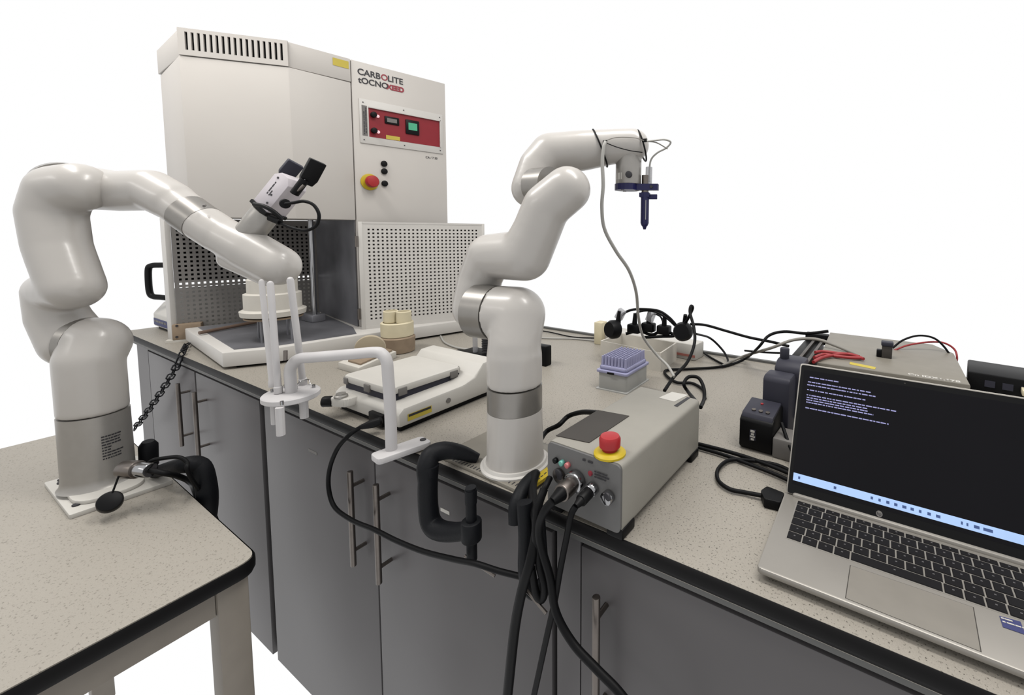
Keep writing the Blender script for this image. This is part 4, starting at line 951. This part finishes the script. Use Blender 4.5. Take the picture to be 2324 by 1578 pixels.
for k, (p_, lb_) in enumerate((((-0.0892,0.75,1.0117), 'black plug second from the left in the power strip'), ((-0.0487,0.7735,1.0166), 'black plug in the middle of the power strip'), ((0.0045,0.7804,1.013), 'black plug second from the right in the power strip'))):
    t = thing('mains_plug', lb_, 'plug', p_, 'black plugs in the power strip')
    P_ = Vector(p_)
    box('plug_body', P_+Vector((-.022, -.015, -.016)), P_+Vector((.022, .015, .014)), M_BLACK, t, bev=.005)
    cyl('cable_boot', P_+Vector((0, 0, .01)), P_+Vector((.002, 0, .05)), .009, M_BLACK, t, 12, r1=.006)
def clear_tag(label, p, rz):
    o = None
    XF.append(Matrix.Translation(Vector(p)) @ Matrix.Rotation(rz, 4, 'Y')); o = box('plug_tag', (-.013, -.009, -.018), (.013, .009, .018), M_CLEAR, None, bev=.003); XF.pop()
    tag(o, label, 'tag', 'clear tags over the power strip')
clear_tag('clear plastic plug cover above the leftmost plug', (-0.1171,0.704,1.0622), .5)
clear_tag('clear plastic plug cover above the middle plug', (-0.0396,0.7705,1.0537), .35)
cable('black cable arching over the power strip from left plug to right plug', [(-0.1207,0.6993,1.0321),(-0.1121,0.7068,1.0608),(-0.0879,0.722,1.0769),(-0.0486,0.7333,1.0821),(-0.0008,0.7487,1.0788),(0.0351,0.7557,1.0586),(0.0629,0.763,1.0279)], .0042)
cable('black cable rising from the second plug of the strip', [(-0.0897,0.7507,1.0219),(-0.0908,0.7521,1.0453),(-0.0745,0.7519,1.0678),(-0.0323,0.7648,1.073),(0.0145,0.767,1.0573),(0.0547,0.7644,1.0309)], .0036)
cable('thin black cable arcing over the middle of the strip', [(-0.0495,0.7746,1.0341),(-0.0379,0.7833,1.0577),(-0.0131,0.7856,1.0541),(0.0024,0.7808,1.0317)], .003)
cable('black cable bundle coiled on top of the power strip', [(-0.1186,0.7429,0.99),(-0.0806,0.7654,0.9993),(-0.0372,0.7777,0.9905),(-0.002,0.7878,1.0078),(0.0383,0.7865,0.9956),(-0.0031,0.7739,0.9898),(-0.0622,0.7626,0.9814)], .005)
cable('black cable looping up beside the right plug then down to the control box', [(0.0805,0.7564,1.0355),(0.1009,0.7478,1.0673),(0.1184,0.7377,1.1009),(0.117,0.7261,1.1093),(0.1193,0.7142,1.0912),(0.1424,0.6892,1.0518),(0.1562,0.6591,1.0144),(0.1593,0.5997,0.9763),(0.1528,0.525,0.956),(0.1568,0.4566,0.941)], .0045)
cable('black cable running right from the power strip to the slide unit', [(0.0885,0.7958,1.0377),(0.1305,0.8194,1.0354),(0.1986,0.8338,1.0211),(0.2649,0.8472,1.0073),(0.3331,0.8396,1.0044),(0.3866,0.8237,1.0022)], .0042)
cable('black cable from the strip curving over the bench back edge', [(0.0668,0.9618,0.91),(0.1167,0.9125,0.906),(0.1889,0.8533,0.906),(0.1871,0.893,0.91),(0.156,0.9334,0.93),(0.117,0.9156,0.97),(0.1107,0.7943,1.0092)], .0036)
cable('black cable trailing along the bench up and over to the power supply', [(0.2302,0.5481,0.905),(0.2047,0.6023,0.906),(0.1602,0.6351,0.906),(0.121,0.6162,0.907),(0.0644,0.6649,0.906),(0.0529,0.7063,0.906),(0.1022,0.7469,0.906),(0.1884,0.8315,0.906),(0.2308,0.9377,0.91),(0.3037,0.7986,0.9907),(0.3305,0.8171,1.0277),(0.3698,0.8406,1.0401),(0.4297,0.8516,1.0402),(0.488,0.8515,1.0542)], .0042)
cable('black cable looping above the rear corner of the control box', [(0.2973,0.295,1),(0.2295,0.4305,0.9605),(0.216,0.4357,0.9754),(0.218,0.4608,0.9854),(0.2384,0.4723,0.9836),(0.2571,0.4584,0.9676),(0.269,0.4292,0.9532),(0.285,0.3617,0.96)], .0042)
cable('grey cable lifting from the bench over the power supply to the switch', [(0.1856,0.8404,0.906),(0.2388,0.9048,0.93),(0.3478,0.7672,1.0044),(0.4061,0.7685,1.0352),(0.4639,0.7564,1.0482),(0.5192,0.741,1.0403),(0.6006,0.7164,1.0221),(0.6917,0.7099,1.015),(0.7812,0.748,1.0009),(0.8627,0.7928,0.9835)], .0042, m_=M_GCAB)
cable('thin grey cable lying along the bench back edge', [(0.2451,0.8774,0.9551),(0.3111,0.8581,0.964),(0.3844,0.8431,0.976)], .003)
cable('pale cable lying on the bench between furnace and robot', [(-0.9032,0.6216,0.904),(-0.802,0.5638,0.904),(-0.6999,0.5406,0.904),(-0.644,0.5618,0.904),(-0.6248,0.6161,0.904)], .0035, m_=M_HOSE)
cable('pale cable along the back of the bench behind the robot', [(-0.7093,0.789,0.904),(-0.5439,0.8154,0.904),(-0.432,0.8696,0.904),(-0.3136,0.8957,0.904)], .003, m_=M_HOSE)
cable('thin dark cable along the back of the bench behind the robot', [(-0.8042,0.8839,0.904),(-0.6094,0.9086,0.904),(-0.4491,0.8926,0.904),(-0.3399,0.9363,0.904)], .0024)
# black clutter between hotplate and robot
bc = thing('black_adapter', 'black adapter with grey spring post between hotplate and robot', 'adapter', (-0.5565,0.5042,0.9))
p_ = Vector((-0.5447,0.4937,0.9))
box('adapter_body', p_+Vector((-.05, -.04, 0)), p_+Vector((.07, .03, .03)), M_BLACK, bc, bev=.006)
box('adapter_tail', p_+Vector((-.10, -.03, 0)), p_+Vector((-.04, .01, .02)), M_BLACK, bc, bev=.006)
cyl('post', p_+Vector((.01, -.02, .03)), p_+Vector((.01, -.02, .085)), .008, M_CLEAR, bc, 14)
for k in range(6):
    tie_p = p_+Vector((.05, -.01, .036+k*.008)); cyl('spring_turn', tie_p, tie_p+Vector((0, 0, .004)), .014, M_INK, bc, 16)
p_ = Vector((-0.3086,0.5455,0.9))
bk = box('black_block', p_+Vector((-.04, 0, 0)), p_+Vector((.012, .03, .065)), M_BLACK, None, bev=.004)
tag(bk, 'small black upright box on the bench behind the robot column', 'box')

# ================================================================== ACTUATOR, POWER SUPPLY, SWITCH
ac = thing('gripper_unit', 'dark grey and black gripper unit lying beside the laptop', 'gripper', (.42, .42, .9))
XF.append(Matrix.Translation((.372, .348, .9)) @ Matrix.Rotation(radians(-4), 4, 'Z'))
side('head_block', [(.0, .006), (0, .062), (.012, .070), (.07, .080), (.09, .07), (.09, 0), (.008, 0)], .0, .066, M_BLACK, ac, .004)
side('top_cover', [(.004, .0645), (.010, .074), (.07, .0845), (.07, .078)], .002, .064, M_SLATE, ac, .002)
for x in (.022, .036, .050): cyl('cover_screw', (x, .022, .0755), (x, .0215, .0785), .0042, M_STEEL, ac, 14)
cyl('cover_lamp', (.030, .05, .079), (.030, .05, .0825), .003, M_RED, ac, 10)
lg = raw('logo_badge', [(.022, -.001, .022), (.034, -.001, .024), (.034, -.001, .046), (.022, -.001, .044), (.022, 0, .022), (.034, 0, .024), (.034, 0, .046), (.022, 0, .044)], [(0, 1, 2, 3), (4, 5, 6, 7), (0, 1, 5, 4), (1, 2, 6, 5), (2, 3, 7, 6), (3, 0, 4, 7)], M_SLATE, ac)
for a_, b_ in (((.024, .040), (.032, .044)), ((.025, .034), (.031, .038)), ((.023, .030), (.033, .0325)), ((.025, .024), (.031, .028))): box('logo_mark', (a_[0], -.002, a_[1]), (b_[0], -.0005, b_[1]), M_WHITE, lg)
side('motor_body', [(.075, .0), (.075, .128), (.085, .135), (.125, .135), (.135, .12), (.135, .0)], .022, .078, M_SLATE, ac, .006)
side('rear_body', [(.13, .03), (.13, .14), (.15, .155), (.20, .155), (.2, .03)], .03, .09, M_SLATE, ac, .008)
cyl('cable_gland', (.045, .16, .15), (.045, .16, .178), .010, M_SLATE, ac, 16, bev=.003)
box('side_plate', (.066, .0, .0), (.12, .06, .04), M_GREYLAB, ac, bev=.004)
tube('unit_cable', [(.075, .03, .06), (.1, .0, .03), (.13, -.03, .012), (.16, -.06, .008)], .0035, M_CABLE, ac)
XF.pop()
sl = thing('linear_slide', 'dark linear slide with twin steel rails behind the gripper unit', 'slide', (.44, .7, .9))
a0_, a1_ = Vector((.437, .56, 1.0)), Vector((.452, .93, 1.0))
XF.append(frame(a0_, a1_-a0_, z=(0, 0, 1)))
Ls = (a1_-a0_).length
box('slide_body', (0, -.02, -.1), (Ls, .03, .01), M_BLACK, sl, bev=.003)
for y in (-.022, .0): box('rail', (0, y-.004, .01), (Ls, y+.004, .02), M_STEEL, sl, bev=.001)
box('end_bracket', (Ls-.03, -.034, .0), (Ls, .03, .03), M_BLACK, sl, bev=.003)
XF.pop()
pz_ = 1.03
psu = thing('power_supply', 'beige metal bench power supply behind the laptop', 'power supply', (.63, .78, .9))
pb = prism('casing', [(.487, .602), (.775, .592), (.782, .87), (.745, .950), (.485, .955)], .906, pz_, M_PSU, psu, bev=.002)
for x, y in ((.5, .62), (.755, .62), (.5, .95), (.74, .95)): box('foot', (x-.01, y-.01, .9), (x+.01, y+.01, .906), M_BLACK, pb)
box('front_strip', (.487, .588, 1.0), (.774, .596, 1.032), mat('psu_front', (140, 134, 122), .5), psu, bev=.002)
text('casing_lettering', 'Cn IDX6.678', .017, frame((.668, .603, 1.0303), (1, -.035, 0), z=(0, 0, 1)), M_WHITE, psu, bold=.0006)
quad('yellow_label', [(0.5541,0.6395,1.0302), (0.6078,0.6258,1.0302), (0.606,0.6061,1.0302), (0.5541,0.6195,1.0302)], M_YLAB, psu)
ck = thing('terminal_clip', 'grey clip connector standing on the power supply', 'clip', (0.6284,0.7158,1.03))
p_ = Vector((0.6305,0.7302,1.03))
box('clip_body', p_+Vector((-.011, -.008, 0)), p_+Vector((.011, .012, .03)), M_PAD, ck, bev=.002)
box('clip_cap', p_+Vector((-.013, -.010, .03)), p_+Vector((.013, .014, .04)), M_SLATE, ck, bev=.002); box('clip_tail', p_+Vector((-.022, -.006, 0)), p_+Vector((-.01, .01, .018)), M_BLACK, ck, bev=.002)
M_RWIRE = mat('red_wire', (176, 34, 40), .5)
cable('black wire arching from the clip over the power supply', [(0.6459,0.8241,1.0348),(0.6691,0.8392,1.0559),(0.7039,0.8601,1.068),(0.7383,0.8678,1.0639),(0.763,0.8683,1.0416),(0.783,0.8651,1.0084),(0.7906,0.8681,0.9938)], .0026, name='wire')
cable('red wire arching from the clip over the power supply', [(0.6483,0.8249,1.0278),(0.6799,0.8441,1.0422),(0.7249,0.8705,1.0509),(0.7589,0.8785,1.0527),(0.783,0.8795,1.0396),(0.7893,0.8697,1.0198),(0.7865,0.8661,0.9971)], .0024, name='wire', m_=M_RWIRE)
for k, (dy_, lb_) in enumerate(((0, 'red wire bunch on the left of the power supply, upper strand'), (7, 'red wire bunch on the left of the power supply, middle strand'), (13, 'red wire bunch on the left of the power supply, lower strand'))):
    cable(lb_, [([(0.4748,0.6629,1.036),(0.4912,0.6826,1.036),(0.5233,0.684,1.036),(0.5574,0.6872,1.036),(0.5818,0.6634,1.036)])[i] if True else 0 for i in range(5)] if k == 0 else ([(0.4786,0.6117,1.036),(0.496,0.6533,1.036),(0.5254,0.6539,1.036),(0.5539,0.6587,1.036),(0.5771,0.6689,1.036)] if k == 1 else [(0.4812,0.5721,1.036),(0.4951,0.622,1.036),(0.5201,0.6598,1.037),(0.5478,0.6861,1.037),(0.5722,0.6748,1.037)]), .004, name='red_wire', m_=M_RWIRE, grp='red wires on the power supply')
sw = thing('network_switch', 'black network switch with cables at the right edge', 'switch', (.93, .66, .9))
XF.append(Matrix.Translation(Vector((0.7887,0.7141,1))) @ Matrix.Rotation(radians(-8), 4, 'Z'))
box('switch_body', (0, 0, -.1), (.20, .12, .028), M_BLACK, sw, bev=.004)
for k in range(5): box('port', (.03+k*.03, -.002, .0), (.048+k*.03, .002, .014), M_SLATE, sw)
for k, m_ in ((2, M_CREAM), (4, M_YEL)): box('network_plug', (.03+k*.03, -.03, .001), (.046+k*.03, .002, .013), m_, sw, bev=.002)
XF.pop()
cable('yellow network cable plugged into the black switch', [(0.8996,0.8188,1.01),(0.9071,0.8143,1),(0.9212,0.8263,0.98)], .004, m_=M_YEL)
cable('black cable behind the laptop lid to the switch', [(0.7925,0.7609,0.98),(0.8354,0.7737,0.98),(0.8802,0.7623,0.98),(0.9215,0.7482,0.98)], .012, m_=M_BLACK, name='black_lead')
